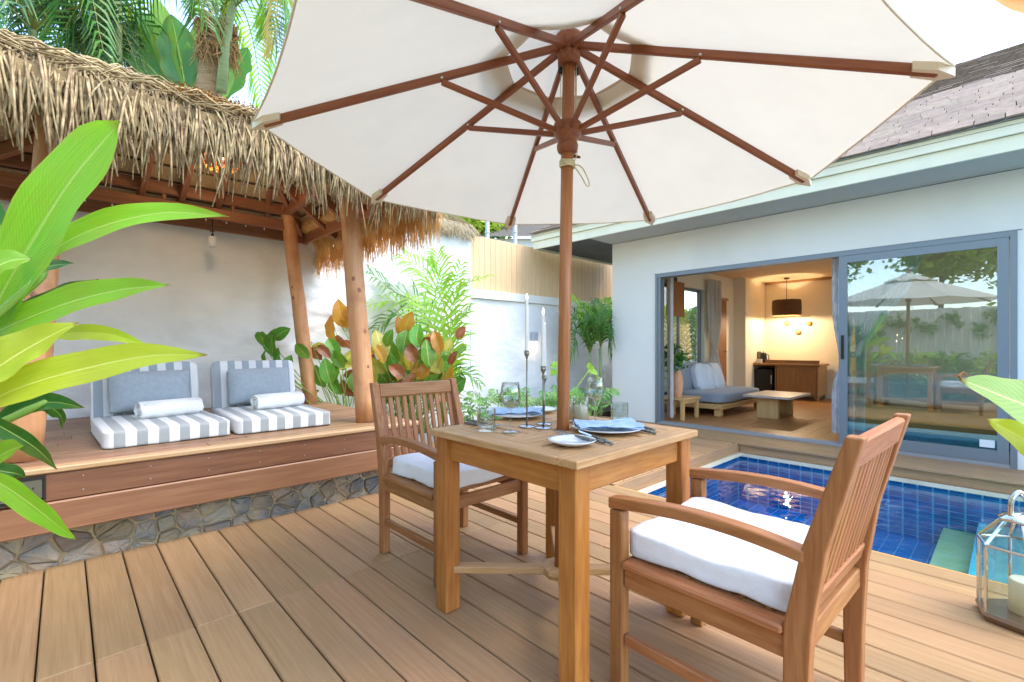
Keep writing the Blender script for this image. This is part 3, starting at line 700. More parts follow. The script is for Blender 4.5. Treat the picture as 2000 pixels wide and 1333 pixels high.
fr = root('minibar_fridge', (11.2, 3.7, .02), 'black minibar fridge inside the open end of the sideboard', 'fridge'); box('cabinet', fr, (10.96, 3.50, .03), (11.48, 3.96, .62), 'black', .01); box('door', fr, (10.93, 3.505, .04), (10.957, 3.955, .615), 'black', .008); box('handle', fr, (10.915, 3.52, .3), (10.929, 3.54, .5), 'steel')
cm = root('coffee_machine', (11.15, 3.95, .746), 'black coffee machine on the sideboard', 'coffee machine'); box('body', cm, (11.1, 3.86, .747), (11.35, 4.01, 1.0), 'black', .02); box('spout', cm, (11.02, 3.9, .9), (11.1, 3.97, .985), 'black', .01); box('drip_tray', cm, (10.98, 3.87, .747), (11.099, 4.0, .77), 'black')
kt = root('kettle', (11.1, 3.74, .746), 'black electric kettle beside the coffee machine', 'kettle'); lathe('body', kt, (11.1, 3.74, .747), [(0, 0), (.075, 0), (.078, .02), (.06, .2), (.05, .22), (0, .225)], 'black', 20); tube('handle', kt, [(11.1, 3.68, .93), (11.1, 3.635, .92), (11.1, 3.63, .83), (11.1, 3.67, .79)], .01, 'black', 6); lathe('lid_knob', kt, (11.1, 3.74, .97), [(0, .03), (.015, .025), (.015, 0)], 'steel', 10)
bxs = root('tissue_box', (11.0, 3.78, .746), 'small white box in front of the kettle on the sideboard', 'box'); box('carton', bxs, (10.94, 3.84, .7465), (10.975, 3.72, .83), 'plastic_white')
pl = root('pendant_lamp', (11.08, 3.28, 1.75), 'dark woven drum pendant lamp lit above the sideboard', 'pendant lamp')
m = MB(); n = 64
for z, r in ((1.75, .262), (1.80, .27), (1.9, .272), (2.0, .27), (2.08, .262)):
    for k in range(n): a = 2 * math.pi * k / n; q = r * (1 + .012 * (k % 2)); m.v.append((11.08 + q * math.cos(a), 3.28 + q * math.sin(a), z + rnd.uniform(-.004, .004))); m.u.append((0, 0))
for i in range(4):
    for k in range(n): m.f.append((i * n + k, i * n + (k + 1) % n, (i + 1) * n + (k + 1) % n, (i + 1) * n + k))
m.build('shade', 'lamp_weave', pl)
tube('cord', pl, [(11.08, 3.28, 1.98), (11.08, 3.28, CE)], .006, 'black', 6); lathe('canopy', pl, (11.08, 3.28, CE - .03), [(0, 0), (.05, 0), (.055, .029)], 'bronze', 16)
lathe('bulb', pl, (11.08, 3.28, 1.86), [(0, -.05), (.03, -.04), (.045, 0), (.03, .045), (.015, .08), (0, .09)], 'bulb', 14)
li = bpy.data.lights.new('pendant_light', 'POINT'); li.energy = 13; li.color = (1, .76, .48); li.shadow_soft_size = .05
lo = bpy.data.objects.new('pendant_light', li); COL.objects.link(lo); lo.location = (11.08, 3.28, 1.80); child(lo, pl); lo.location = (11.08, 3.28, 1.79)
for i, (y, z, w_) in enumerate(((3.42, 1.62, 'nearest the coffee machine'), (3.0, 1.60, 'farthest to the right'), (3.2, 1.42, 'lowest of the three'))):
    mx = Matrix.Translation((RXB - .002, y, z)) @ Matrix.Rotation(R(-90), 4, 'Y')
    o = lathe('wall_ornament', None, None, [(0, .05), (.035, .045), (.055, .03), (.05, .012), (.02, .008), (.02, 0)], 'oak', 20, mx=mx); tag(o, 'round wooden wall knob under the pendant lamp, ' + w_, 'wall decoration', 'wooden knobs under the pendant')
tv = root('television', (7.2, RYF - .1, 1.85), 'flat brown framed television high on the wall beside the window', 'television'); box('screen', tv, (7.36, RYF - .16, 1.62), (7.93, RYF - .12, 2.22), 'door_wood'); box('bracket', tv, (7.55, RYF - .118, 2.1), (7.75, RYF - .03, 2.3), 'black')
ve = root('air_vent', (8.9, 2.3, CE - .02), 'slatted air conditioning vent in the room ceiling', 'vent'); box('frame', ve, (8.5, 1.9, CE - .012), (8.9, 2.7, CE - .002), 'plastic_white')
for k in range(7): beam('slat', ve, (8.54 + k * .052, 1.95, CE - .02), (8.54 + k * .052, 2.65, CE - .02), .03, .006, 'plastic_grey', up=(.5, 0, 1), b=.001)
bd = root('bed', (7.9, .1, .01), 'bed with pale blue sheet on a wooden base behind the sliding glass', 'bed')
box('base', bd, (6.92, -1.9, .13), (8.9, 1.24, .41), 'oak', .01); box('plinth', bd, (7.1, -1.8, .012), (8.8, 1.1, .129), 'black')
soft_box('mattress', bd, (7.91, -.33, .575), (1.98, 3.16, .33), 'sheet_blue', puff=.02, wob=.008)
def curtain(name, label, a, b, z0, z1, folds, amp, mat, tie=None, tie_at=None, group=None):
    a = V((a[0], a[1], 0)); b = V((b[0], b[1], 0)); d = b - a; nn = V((-d.y, d.x, 0)).normalized(); m = MB(); nu, nv = folds * 8, 26
    for j in range(nv + 1):
        z = z1 + (z0 - z1) * j / nv; f = 1.0
        if tie: f = 1 - tie[1] * math.exp(-((z - tie[0]) / tie[2]) ** 2) if z > tie[0] else 1 - tie[1] * (math.exp(-((z - tie[0]) / (tie[2] * .55)) ** 2) if tie[1] < .8 else 1)
        for i in range(nu + 1):
            u = i / nu; c = tie_at if tie_at is not None else .5; uu = c + (u - c) * f
            m.v.append(a + d * uu + nn * amp * math.sin(u * folds * 6.283 + .3 * math.sin(z * 3)) * (.45 + .55 * f) * (1 + .15 * math.sin(u * 17)) + V((0, 0, z))); m.u.append((u, j / nv))
    for j in range(nv):
        for i in range(nu): q = j * (nu + 1) + i; m.f.append((q, q + 1, q + nu + 2, q + nu + 1))
    r_ = root(name, (a.x, a.y, z0), label, 'curtain', group); m.build('cloth', mat, r_, smooth=True)
    if tie:
        p = a + d * (tie_at if tie_at is not None else .5); lathe('tie_band', r_, (p.x, p.y, tie[0] - .03), [(.05, 0), (.058, .02), (.058, .05), (.05, .07)], 'curtain', 16)
    return r_
curtain('curtain', 'pale patterned curtain gathered at the middle edge of the doorway', (6.46, 1.22), (6.46, 1.44), .1, 2.35, 5, .022, 'curtain_print', (.92, .55, .35), .4)
curtain('curtain', 'grey curtain tied back beside the tall side window', (9.0, RYF - .12), (9.5, RYF - .12), .05, 2.4, 6, .04, 'curtain', (1.0, .6, .4), .5)
curtain('curtain', 'pale grey curtain hanging at the left jamb of the doorway', (6.50, 3.44), (6.62, 3.56), .05, 2.35, 4, .03, 'curtain')
curtain('curtain', 'sheer greenish curtain swept aside behind the closed glass leaf', (6.50, 1.24), (6.50, .62), .15, 2.3, 9, .025, 'curtain_sheer', (1.0, .86, .62), .04)

# ------------------------------------------------------------------ thatched pavilion
PZ = .51; SY = 3.285; FY = SY - .085
pav = root('thatched_pavilion', (.9, 4.2, 0), 'open wooden pavilion with thatched roof, log posts and raised platform', 'pavilion')
PXL, PXR = -1.7, 2.02
yy = FY + .012; k = 0
box('edge_board', pav, (PXL, FY - .012, PZ - .028), (PXR + .02, FY + .062, PZ), 'edge_wood', .006)
yy = FY + .065
while yy < 5.28:
    y1 = min(yy + .118, 5.29); cut = rnd.uniform(-.2, 1.2)
    for xa, xb in ((PXL, cut), (cut, PXR)):
        beam('platform_board', pav, (xa + .001, (yy + y1) / 2 - .002, PZ - .014), (xb - .001, (yy + y1) / 2 - .002, PZ - .014), y1 - yy - .004, .028, 'platform_wood', b=.003)
    yy = y1
box('fascia_board', pav, (PXL, FY, PZ - .165), (PXR, FY + .03, PZ - .03), 'fascia_wood', .004)
box('fascia_board', pav, (PXL, FY - .012, PZ - .315), (PXR + .02, FY + .03, PZ - .168), 'fascia_light', .006)
box('fascia_board', pav, (PXR - .03, FY + .032, PZ - .165), (PXR, 5.28, PZ - .03), 'fascia_wood', .004)
box('fascia_board', pav, (PXR - .03, FY + .032, PZ - .315), (PXR + .015, 5.28, PZ - .168), 'fascia_light', .006)
for i in range(14):
    x = PXL + .15 + i * .27
    for z in (PZ - .06, PZ - .13): lathe('screw', pav, None, [(0, .001), (.0025, .001), (.003, 0)], 'plastic_grey', 8, mx=Matrix.Translation((x, FY - .0005, z)) @ Matrix.Rotation(R(90), 4, 'X'))
outl = box('power_outlet', pav, (-.253, FY - .016, PZ - .142), (-.073, FY - .001, PZ - .045), 'outlet_plate', .006)
fm = MB()
for a, b in (((-.125, -.152), (.075, -.143)), ((-.125, -.044), (.075, -.035)), ((-.125, -.1425), (-.116, -.0445)), ((.066, -.1425), (.075, -.0445))): fm.box((a[0] - .138, FY - .02, PZ + a[1]), (b[0] - .138, FY - .0012, PZ + b[1]))
fm.build('outlet_frame', 'black', outl)
for sx in (-.208, -.118):
    for dx, dz in ((-.012, .008), (.012, .008), (0, -.012)): box('socket_hole', outl, (sx + dx - .003, FY - .0175, PZ - .095 + dz - .005), (sx + dx + .003, FY - .0155, PZ - .095 + dz + .005), 'black', .0005)
# stone plinth: voronoi stones with recessed mortar
m = MB(); m.box((PXL, SY + .006, -.1), (PXR - .06, 5.2, PZ - .03)); plinth = m.build('stone_plinth', 'mortar', pav)
def clip(poly, p, q):
    out = []; mid = (p + q) / 2; nn = q - p
    for i in range(len(poly)):
        a, b = poly[i], poly[(i + 1) % len(poly)]; da = (a - mid).dot(nn); db = (b - mid).dot(nn)
        if da <= 0: out.append(a)
        if da * db < 0: out.append(a + (b - a) * (da / (da - db)))
    return out
sr = random.Random(21); sites = []
x = PXL
while x < PXR - .05:
    for z in (.01, .095, .175, .26): sites.append(V((x + sr.uniform(-.05, .05), z + sr.uniform(-.035, .035))))
    x += .125
for s in sites:
    if s.x < -.55: continue
    poly = [V((s.x - .3, -.02)), V((s.x + .3, -.02)), V((s.x + .3, .32)), V((s.x - .3, .32))]
    for q in sites:
        if q is not s and (q - s).length < .45: poly = clip(poly, s, q)
    poly = [v for v in poly]
    if len(poly) < 3: continue
    c = sum(poly, V((0, 0))) / len(poly); pr = []
    for i in range(len(poly)):
        a, b = poly[i], poly[(i + 1) % len(poly)]
        for t in (0.12, .5, .88): pr.append(c + (a + (b - a) * t - c) * (.93 + sr.uniform(-.03, .03)))
    n = len(pr); vs = []; bulge = sr.uniform(.005, .02)
    for sc, d in ((1, .02), (1, -.002), (.86, -bulge * .8), (.5, -bulge)):
        for p in pr:
            q = c + (p - c) * sc; vs.append((q.x, SY + d + (sr.uniform(-.005, .005) if sc < 1 else 0), min(max(q.y, -.03), .3)))
    vs.append((c.x, SY - bulge * 1.02, c.y)); fs = []
    for r in range(3):
        for i in range(n): fs.append((r * n + i, r * n + (i + 1) % n, (r + 1) * n + (i + 1) % n, (r + 1) * n + i))
    for i in range(n): fs.append((3 * n + i, 3 * n + (i + 1) % n, 4 * n))
    link('stone', mesh('stone', vs, fs, 'stone'), plinth)
# log posts, leaning inward
posts = {'fr': ((1.715, 3.47), (1.60, 3.60)), 'br': ((1.86, 5.0), (1.60, 4.98)), 'fl': ((-.155, 3.50), (-.02, 3.62)), 'bl': ((-.35, 5.0), (-.1, 4.98))}
BZ = 2.52
for kx, ((x0, y0), (x1, y1)) in posts.items():
    pts = []; rs = []; pr = random.Random(kx)
    for i in range(13):
        t = i / 12; pts.append((x0 + (x1 - x0) * t + pr.uniform(-.003, .003), y0 + (y1 - y0) * t + pr.uniform(-.003, .003), PZ + (BZ + .1 - PZ) * t)); rs.append((.078 if kx[0] == 'f' else .07) * (1 - .12 * t) + pr.uniform(-.0015, .0015))
    po = tube('log_post', pav, pts, rs, 'log_wood', 20)
    for i in range(4):
        t = pr.uniform(.05, .75); a = pr.uniform(3.0, 5.6); r_ = (.078 if kx[0] == 'f' else .07) * (1 - .12 * t)
        p = V((x0 + (x1 - x0) * t + math.cos(a) * r_, y0 + (y1 - y0) * t + math.sin(a) * r_, PZ + (BZ + .1 - PZ) * t))
        lathe('knot', po, None, [(0, .003), (.006, .0025), (.012, .001), (.015, -.003)], 'bronze' if False else 'beam_wood', 8, mx=Matrix.Translation(p) @ V((math.cos(a), math.sin(a), 0)).to_track_quat('Z', 'Y').to_matrix().to_4x4() @ Matrix.Diagonal((1, 1.5, 1, 1)))
# ring beams, eaves boards and rafters
TL, TR, TF, TB = -.06, 1.60, 3.61, 4.98
def bm(a, b, w_=.06, h=.14, mt='beam_wood', n_='beam', up=(0, 0, 1)): return beam(n_, pav, a, b, w_, h, mt, up=up, b=.004)
bm((TL - .5, TB, BZ - .05), (TR + .14, TB, BZ - .05)); bm((TL - .5, TB + .005, BZ - .22), (TR + .1, TB + .005, BZ - .22), .045, .10)
bm((TL - .5, TF, BZ - .05), (TR + .14, TF, BZ - .05))
bm((TL, TF + .03, BZ - .051), (TL, TB - .03, BZ - .051)); bm((TR, TF + .03, BZ - .051), (TR, TB - .03, BZ - .051))
for x in (.1, .62, 1.14): bm((x, TB + .002, BZ - .17), (x, TB + .002, BZ - .12), .03, .04, n_='spacer', up=(0, 1, 0))
EVX0, EVX1, EVY0, EVY1, EVZ = -.9, 2.0, 3.02, 5.45, 2.27
RXa, RXb, RYc, RZc = .35, 1.15, 4.22, 2.82
bm((EVX1 - .12, EVY0 + .1, EVZ - .02), (EVX1 - .12, EVY1 - .2, EVZ - .02), .03, .11, n_='eave_board'); bm((EVX0, EVY0 + .12, EVZ - .02), (EVX1 - .12, EVY0 + .12, EVZ - .02), .03, .1, n_='eave_board')
bm((EVX0, EVY1 - .22, EVZ - .02), (EVX1 - .12, EVY1 - .22, EVZ - .02), .03, .1, n_='eave_board')
def raf(a, b): bm((a[0], a[1], a[2] - .06), (b[0], b[1], b[2] - .06), .045, .09, n_='rafter')
CO = {'fr': (EVX1, EVY0, EVZ), 'br': (EVX1, EVY1, EVZ), 'fl': (EVX0, EVY0, EVZ), 'bl': (EVX0, EVY1, EVZ)}; RA = (RXa, RYc, RZc); RB = (RXb, RYc, RZc)
for c, r in (('fr', RB), ('br', RB), ('fl', RA), ('bl', RA)): raf(CO[c], r)
bm((RXa, RYc, RZc - .07), (RXb, RYc, RZc - .07), .05, .12, n_='ridge_beam')
for t in (.2, .5, .8):
    rx = RXa + (RXb - RXa) * t; raf((rx - .1 + .2 * t, EVY1, EVZ), (rx, RYc, RZc)); raf((rx - .1 + .2 * t, EVY0, EVZ), (rx, RYc, RZc))
for x in (1.55,): raf((x, EVY1, EVZ), (RXb + .24, 4.75, EVZ + .42))
for y in (3.75, 4.22, 4.7): raf((EVX1, y, EVZ), (RXb + abs(y - RYc) * .5, y - (y - RYc) * .4, RZc - abs(y - RYc) * .36))
raf((EVX0, 4.22, EVZ), RA)
lm = MB()                                       # woven lining, then battens and the thatch body above it
def slab(m, poly, d): 
    n = len(poly); lo = [V(p) + V((0, 0, d[0])) for p in poly]; hi = [V(p) + V((0, 0, d[1])) for p in poly]
    m.add(lo + hi, [tuple(reversed(range(n))), tuple(range(n, 2 * n))] + [(i, (i + 1) % n, n + (i + 1) % n, n + i) for i in range(n)])
SIDES = [(CO['fl'], CO['fr'], RB, RA), (CO['fr'], CO['br'], RB), (CO['br'], CO['bl'], RA, RB), (CO['bl'], CO['fl'], RA)]
for s in SIDES: slab(lm, s, (.0, .02))
lining = lm.build('woven_lining', 'mat_lining', pav)
for s in SIDES:
    a, b = V(s[0]), V(s[1]); c, d = (V(s[3]), V(s[2])) if len(s) == 4 else (V(s[2]), V(s[2]))
    for k in range(1, 7):
        t = k / 7; p, q = a + (c - a) * t, b + (d - b) * t; off = V((0, 0, -.008))
        beam('batten', lining, p + off, q + off, .02, .014, 'batten_dark', b=.002)
tb = MB()
for s in SIDES: slab(tb, [V(p) + V((0, 0, .021)) for p in s], (.0, .08))
thatch = tb.build('thatch_roof', 'thatch_dark', pav)
# thatch strands: a few strand shapes shared by the largest ones, the rest in one mass
tr_ = random.Random(5)
def strand_mesh(pts, r, q):
    m = MB(); m.tube(pts, [r * (.75 if i == 0 else 1 if i < len(pts) - 2 else (.95 if i == len(pts) - 2 else .6)) for i in range(len(pts))], 5); return m
protos = []
for k in range(12):                             # local: x sideways, y outward, z up; hangs over the eave
    L_ = .24 + .02 * k + tr_.uniform(-.03, .03); sd_ = tr_.uniform(-.05, .05); out_ = tr_.uniform(.02, .07)
    pts = [(0, -.24, .245), (sd_ * .1, -.11, .185), (sd_ * .25, -.01, .10), (sd_ * .5, out_, -.02), (sd_ * .8, out_ * 1.2, -.04 - (L_ - .1) * .5), (sd_ * 1.1, out_ * 1.1, -.04 - (L_ - .1))]
    protos.append((pts, tr_.uniform(.0038, .0062)))
pm = []
for pts, r in protos:
    q = strand_mesh(pts, r, tr_); pm.append(mesh('thatch_strand', q.v, q.f, 'thatch', True))
mass = MB()
def eave_strands(a, b, outward, n, singles, lift, sc=(.8, 1.2), mat=None, tgt=None):
    a = V(a); b = V(b); d = (b - a); x = d.normalized(); yv = V(outward).normalized()
    for i in range(n):
        t = (i + tr_.random()) / n; p = a + d * t + yv * tr_.uniform(-.05, .03) + V((0, 0, lift + tr_.uniform(-.02, .03)))
        k = tr_.randrange(len(protos)); s = tr_.uniform(*sc); th = tr_.gauss(0, .22)
        x2 = (x * math.cos(th) + yv * math.sin(th)); y2 = V((0, 0, 1)).cross(x2)
        if y2.dot(yv) < 0: y2 = -y2
        lean = tr_.gauss(0, .13)
        mx = Matrix((x2 * (1 if tr_.random() < .5 else -1) , y2, V((0, 0, 1)))).transposed().to_4x4() @ Matrix.Rotation(lean, 4, 'Y')
        mx = mx @ Matrix.Diagonal((1, s * tr_.uniform(.8, 1.2), s, 1)); mx.translation = p
        if i % max(1, n // max(1, singles)) == 0 and singles and i // max(1, n // singles) < singles:
            link('thatch_strand', pm[k], thatch, mx)
        else:
            q = strand_mesh(protos[k][0], protos[k][1], None); (tgt or mass).add([mx @ V(v) for v in q.v], q.f)
eave_strands((EVX0 - .1, EVY0, EVZ), (EVX1 + .05, EVY0, EVZ), (0, -1, 0), 280, 280, .0, (.75, 1.1))
eave_strands((EVX0 - .1, EVY0 + .02, EVZ + .0), (EVX1, EVY0 + .02, EVZ + .0), (0, -1, 0), 900, 0, .01, (.5, .9))
eave_strands((EVX0 - .1, EVY0 + .06, EVZ + .06), (EVX1, EVY0 + .06, EVZ + .06), (0, -1, 0), 900, 0, .02, (.35, .7))
# lengthwise strands plaited along the eave shoulder and up the slope
for i in range(1100):
    x = tr_.uniform(EVX0 - .1, EVX1); up = tr_.random(); y = EVY0 - .02 + up * .75; z = EVZ + .115 + up * .75 * (RZc - EVZ) / (RYc - EVY0) + tr_.uniform(0, .05); l = tr_.uniform(.15, .34); sg = tr_.choice((-1, 1)); e = tr_.uniform(-.12, .02)
    mass.tube([(x, y, z), (x + sg * l * .5, y + e * .5, z + tr_.uniform(0, .03)), (x + sg * l, y + e, z + e * .5 - .01)], [.004, .0055, .002], 4)
o = mass.build('thatch_mass', 'thatch', thatch, smooth=True); o['kind'] = 'stuff'
gold = MB()
def fine(m, a, b, outward, n, ln, r=.0035, lift=0, spread=.12, q=tr_, yin=.2):
    a = V(a); b = V(b); yv = V(outward).normalized()
    for i in range(n):
        p = a + (b - a) * q.random() + V((0, 0, lift + q.uniform(-.05, .05))); l = ln * q.uniform(.55, 1.25); sdir = (b - a).normalized() * q.gauss(0, spread)
        m.tube([p - yv * yin + V((0, 0, .08)), p, p + yv * .05 + sdir * l * .5 + V((0, 0, -l * .45)), p + yv * q.uniform(.0, .1) + sdir * l + V((0, 0, -l))], [r, r * 1.1, r, r * .3], 3)
fine(gold, (EVX1, EVY0 - .05, EVZ + .02), (EVX1, EVY1, EVZ + .02), (1, 0, 0), 1500, .36, .004)
o = gold.build('golden_fringe', 'thatch_backlit', thatch); o['kind'] = 'stuff'
mo = MB(); q = tr_
for i in range(26):
    x = q.uniform(.45, 1.5); y = EVY0 + q.uniform(-.03, .12); z = EVZ + .175 + (y - EVY0) * .6
    for _ in range(60):
        p = V((x, y, z)) + V((q.gauss(0, .05), q.gauss(0, .03), q.gauss(0, .012))); d_ = V((q.gauss(0, 1), q.gauss(0, 1), q.gauss(.3, .6))).normalized() * .014
        e_ = d_.cross(V((q.random(), q.random(), 1))).normalized() * .005; mo.add([p - e_, p + e_, p + d_], [(0, 1, 2)])
o = mo.build('orange_moss', 'moss_orange', thatch); o['kind'] = 'stuff'
# thatch capping on the garden wall
wc = root('wall_thatch', (3.2, WY + .05, 2.72), 'dry pale thatch capping along the top of the tall white wall', 'thatch'); m = MB(); m.box((2.0, WY - .0, 2.722), (4.24, WY + .24, 2.80)); m.build('core', 'thatch_pale', wc)
wcs = MB(); fine(wcs, (1.9, WY - .03, 2.78), (4.25, WY - .03, 2.78), (0, -1, 0), 1300, .16, .0045, spread=.5); fine(wcs, (1.9, WY - .0, 2.84), (4.28, WY - .0, 2.80), (1, -.2, 0), 700, .1, .0045, spread=.6)
o = wcs.build('strands', 'thatch_pale', wc); o['kind'] = 'stuff'
# lamps in the pavilion
wl = root('rattan_lamp', (.86, 4.22, 2.5), 'glowing woven rattan lamp hanging under the thatched roof', 'pendant lamp'); lc = V((.88, 4.2, 2.58))
m = MB(); n = 26
for d_ in (1, -1):
    for k in range(n):
        a0 = 2 * math.pi * k / n; pts = []
        for i in range(9):
            t = i / 8; a = a0 + d_ * t * 1.3; r_ = .115 * math.sin(.35 + t * 1.9) + .012; pts.append((lc.x + r_ * math.cos(a), lc.y + r_ * math.sin(a), lc.z + .13 - .24 * t))
        m.tube(pts, .0042, 4)
m.build('shade', 'rattan', wl); lathe('bulb', wl, lc, [(0, -.05), (.03, -.04), (.04, 0), (.03, .04), (0, .07)], 'bulb', 12); tube('cord', wl, [lc + V((0, 0, .07)), (lc.x, lc.y, 2.80)], .005, 'black', 6)
li = bpy.data.lights.new('rattan_light', 'POINT'); li.energy = 2.0; li.color = (1, .7, .38); li.shadow_soft_size = .1; lo = bpy.data.objects.new('rattan_light', li); COL.objects.link(lo); lo.location = lc + V((0, 0, -.09)); child(lo, wl)
wb = root('hanging_socket', (.98, 4.9, 2.05), 'white cylindrical lamp on a short black cord under the roof beam', 'lamp'); p = at(415, 470, 4.35)
lathe('shade', wb, p, [(0, .035), (.033, .035), (.036, .03), (.036, -.055), (.03, -.058), (0, -.05)], 'plastic_white', 20); lathe('cap', wb, p + V((0, 0, .035)), [(.012, 0), (.012, .02), (.005, .03)], 'black', 10); tube('cord', wb, [p + V((0, 0, .06)), (p.x, p.y, BZ - .12)], .004, 'black', 6)
sl_ = root('string_lights', (.8, TB - .05, 2.3), 'string of tiny lights strung along the back beam of the pavilion', 'string lights')
tube('cord', sl_, [(TL - .4 + i * .11, TB - .03, BZ - .275 - .006 * (i % 2)) for i in range(19)], .002, 'black', 4)
for i in range(12): lathe('small_bulb', sl_, (TL - .3 + i * .16, TB - .032, BZ - .292), [(0, -.009), (.006, -.004), (.005, .008), (0, .012)], 'plastic_white', 8)
# floor cushions, pillows and towels on the platform
def lounge(x0, x1, yf, rz, who, seed):
    w_ = x1 - x0; cx = (x0 + x1) / 2; q = Matrix.Translation((cx, yf, PZ)) @ Matrix.Rotation(rz, 4, 'Z')
    o = soft_box('seat_cushion', None, None, (w_, .82, .10), 'stripe', puff=.006, wob=.004, pw=22, n=18, seed=seed, mx=q @ Matrix.Translation((0, .40, .053))); tag(o, 'grey and white striped seat cushion on the platform, ' + who, 'cushion', 'striped seat cushions')
    o = soft_box('back_cushion', None, None, (w_ - .01, .12, .45), 'stripe_back', puff=.006, wob=.004, pw=22, n=16, seed=seed + 1, mx=q @ Matrix.Translation((0, .90, .235)) @ Matrix.Rotation(R(-13), 4, 'X')); tag(o, 'striped back cushion leaning upright, ' + who, 'cushion', 'striped back cushions')
    o = soft_box('scatter_pillow', None, None, (w_ - .17, .07, .29), 'grey_pillow', puff=.05, pv=(-.4, 2.2, -.25), wob=.006, seed=seed + 2, n=16, pw=20, mx=q @ Matrix.Translation((.0, .755, .265)) @ Matrix.Rotation(R(-17), 4, 'X')); tag(o, 'plain grey pillow against the striped back cushion, ' + who, 'pillow', 'grey pillows')
    tw = root('rolled_towel', q @ V((.06, .42, .13)), 'rolled white towel lying on the striped cushion, ' + who, 'towel', 'rolled white towels'); m = MB(); n = 22; turns = 2.6; sp = []
    for i in range(64):
        t = i / 63; a = t * turns * 6.283; r_ = .012 + .054 * t; sp.append((r_ * math.cos(a), r_ * math.sin(a) * .9 + .058))
    ln = .37; qm = q @ Matrix.Translation((.06, .44, .108)) @ Matrix.Rotation(R(14), 4, 'Z')
    for s in range(7):
        xx = -ln / 2 + ln * s / 6
        for (a, b) in sp: m.v.append(qm @ V((xx + noise.noise(V((a * 30, b * 30, seed))) * .006, a + noise.noise(V((xx * 9, a * 9, 1))) * .004, b))); m.u.append((0, 0))
    for s in range(6):
        for i in range(63): k = s * 64 + i; m.f.append((k, k + 1, k + 65, k + 64))
    m.build('roll', 'towel', tw, smooth=True)
    core = MB(); core.tube([qm @ V((-ln / 2 + .012, 0, .058)), qm @ V((ln / 2 - .012, 0, .058))], .059, 20); core.build('core', 'towel', tw, smooth=True)
lounge(.16, .80, 3.52, R(2), 'nearer the big green leaves', 11)
lounge(.825, 1.45, 3.50, R(-2), 'nearer the log posts', 31)

# ------------------------------------------------------------------ umbrella
UC = V((1.507, 1.286, .75)); AXU = V((.009, -.014, 1)).normalized(); e1 = V((0, 1, 0)).cross(AXU).normalized(); e2 = AXU.cross(e1)
def U(r, a, z): return UC + AXU * (z - .75) + (e1 * math.cos(a) + e2 * math.sin(a)) * r
UM = Matrix((e1, e2, AXU)).transposed().to_4x4(); UR, UROT, UZT, UZH = 1.192, 2.596, 1.892, 2.362
um = root('parasol', (UC.x, UC.y, .0), 'large cream canvas parasol with wooden ribs standing through the table', 'parasol')
tube('pole', um, [U(0, 0, .16), U(0, 0, 1.3), U(0, 0, 2.30)], .0255, 'pole_wood', 24)
def ulathe(name, z, prof, mat, n=24, parent=um): mx = UM.copy(); mx.translation = U(0, 0, z); return lathe(name, parent, None, prof, mat, n, mx=mx)
ulathe('top_hub', 2.28, [(.026, -.02), (.045, -.02), (.048, .03), (.043, .034), (.058, .045), (.062, .085), (.055, .1), (0, .1)], 'umbrella_wood')
ulathe('runner_hub', 1.965, [(.0275, -.06), (.040, -.055), (.045, -.038), (.040, -.025), (.037, -.02), (.046, -.008), (.058, .01), (.058, .05), (.045, .058), (.0275, .06)], 'umbrella_wood')
ulathe('runner_collar', 1.93, [(.0265, -.035), (.038, -.03), (.044, -.015), (.038, .0), (.03, .006)], 'umbrella_wood')
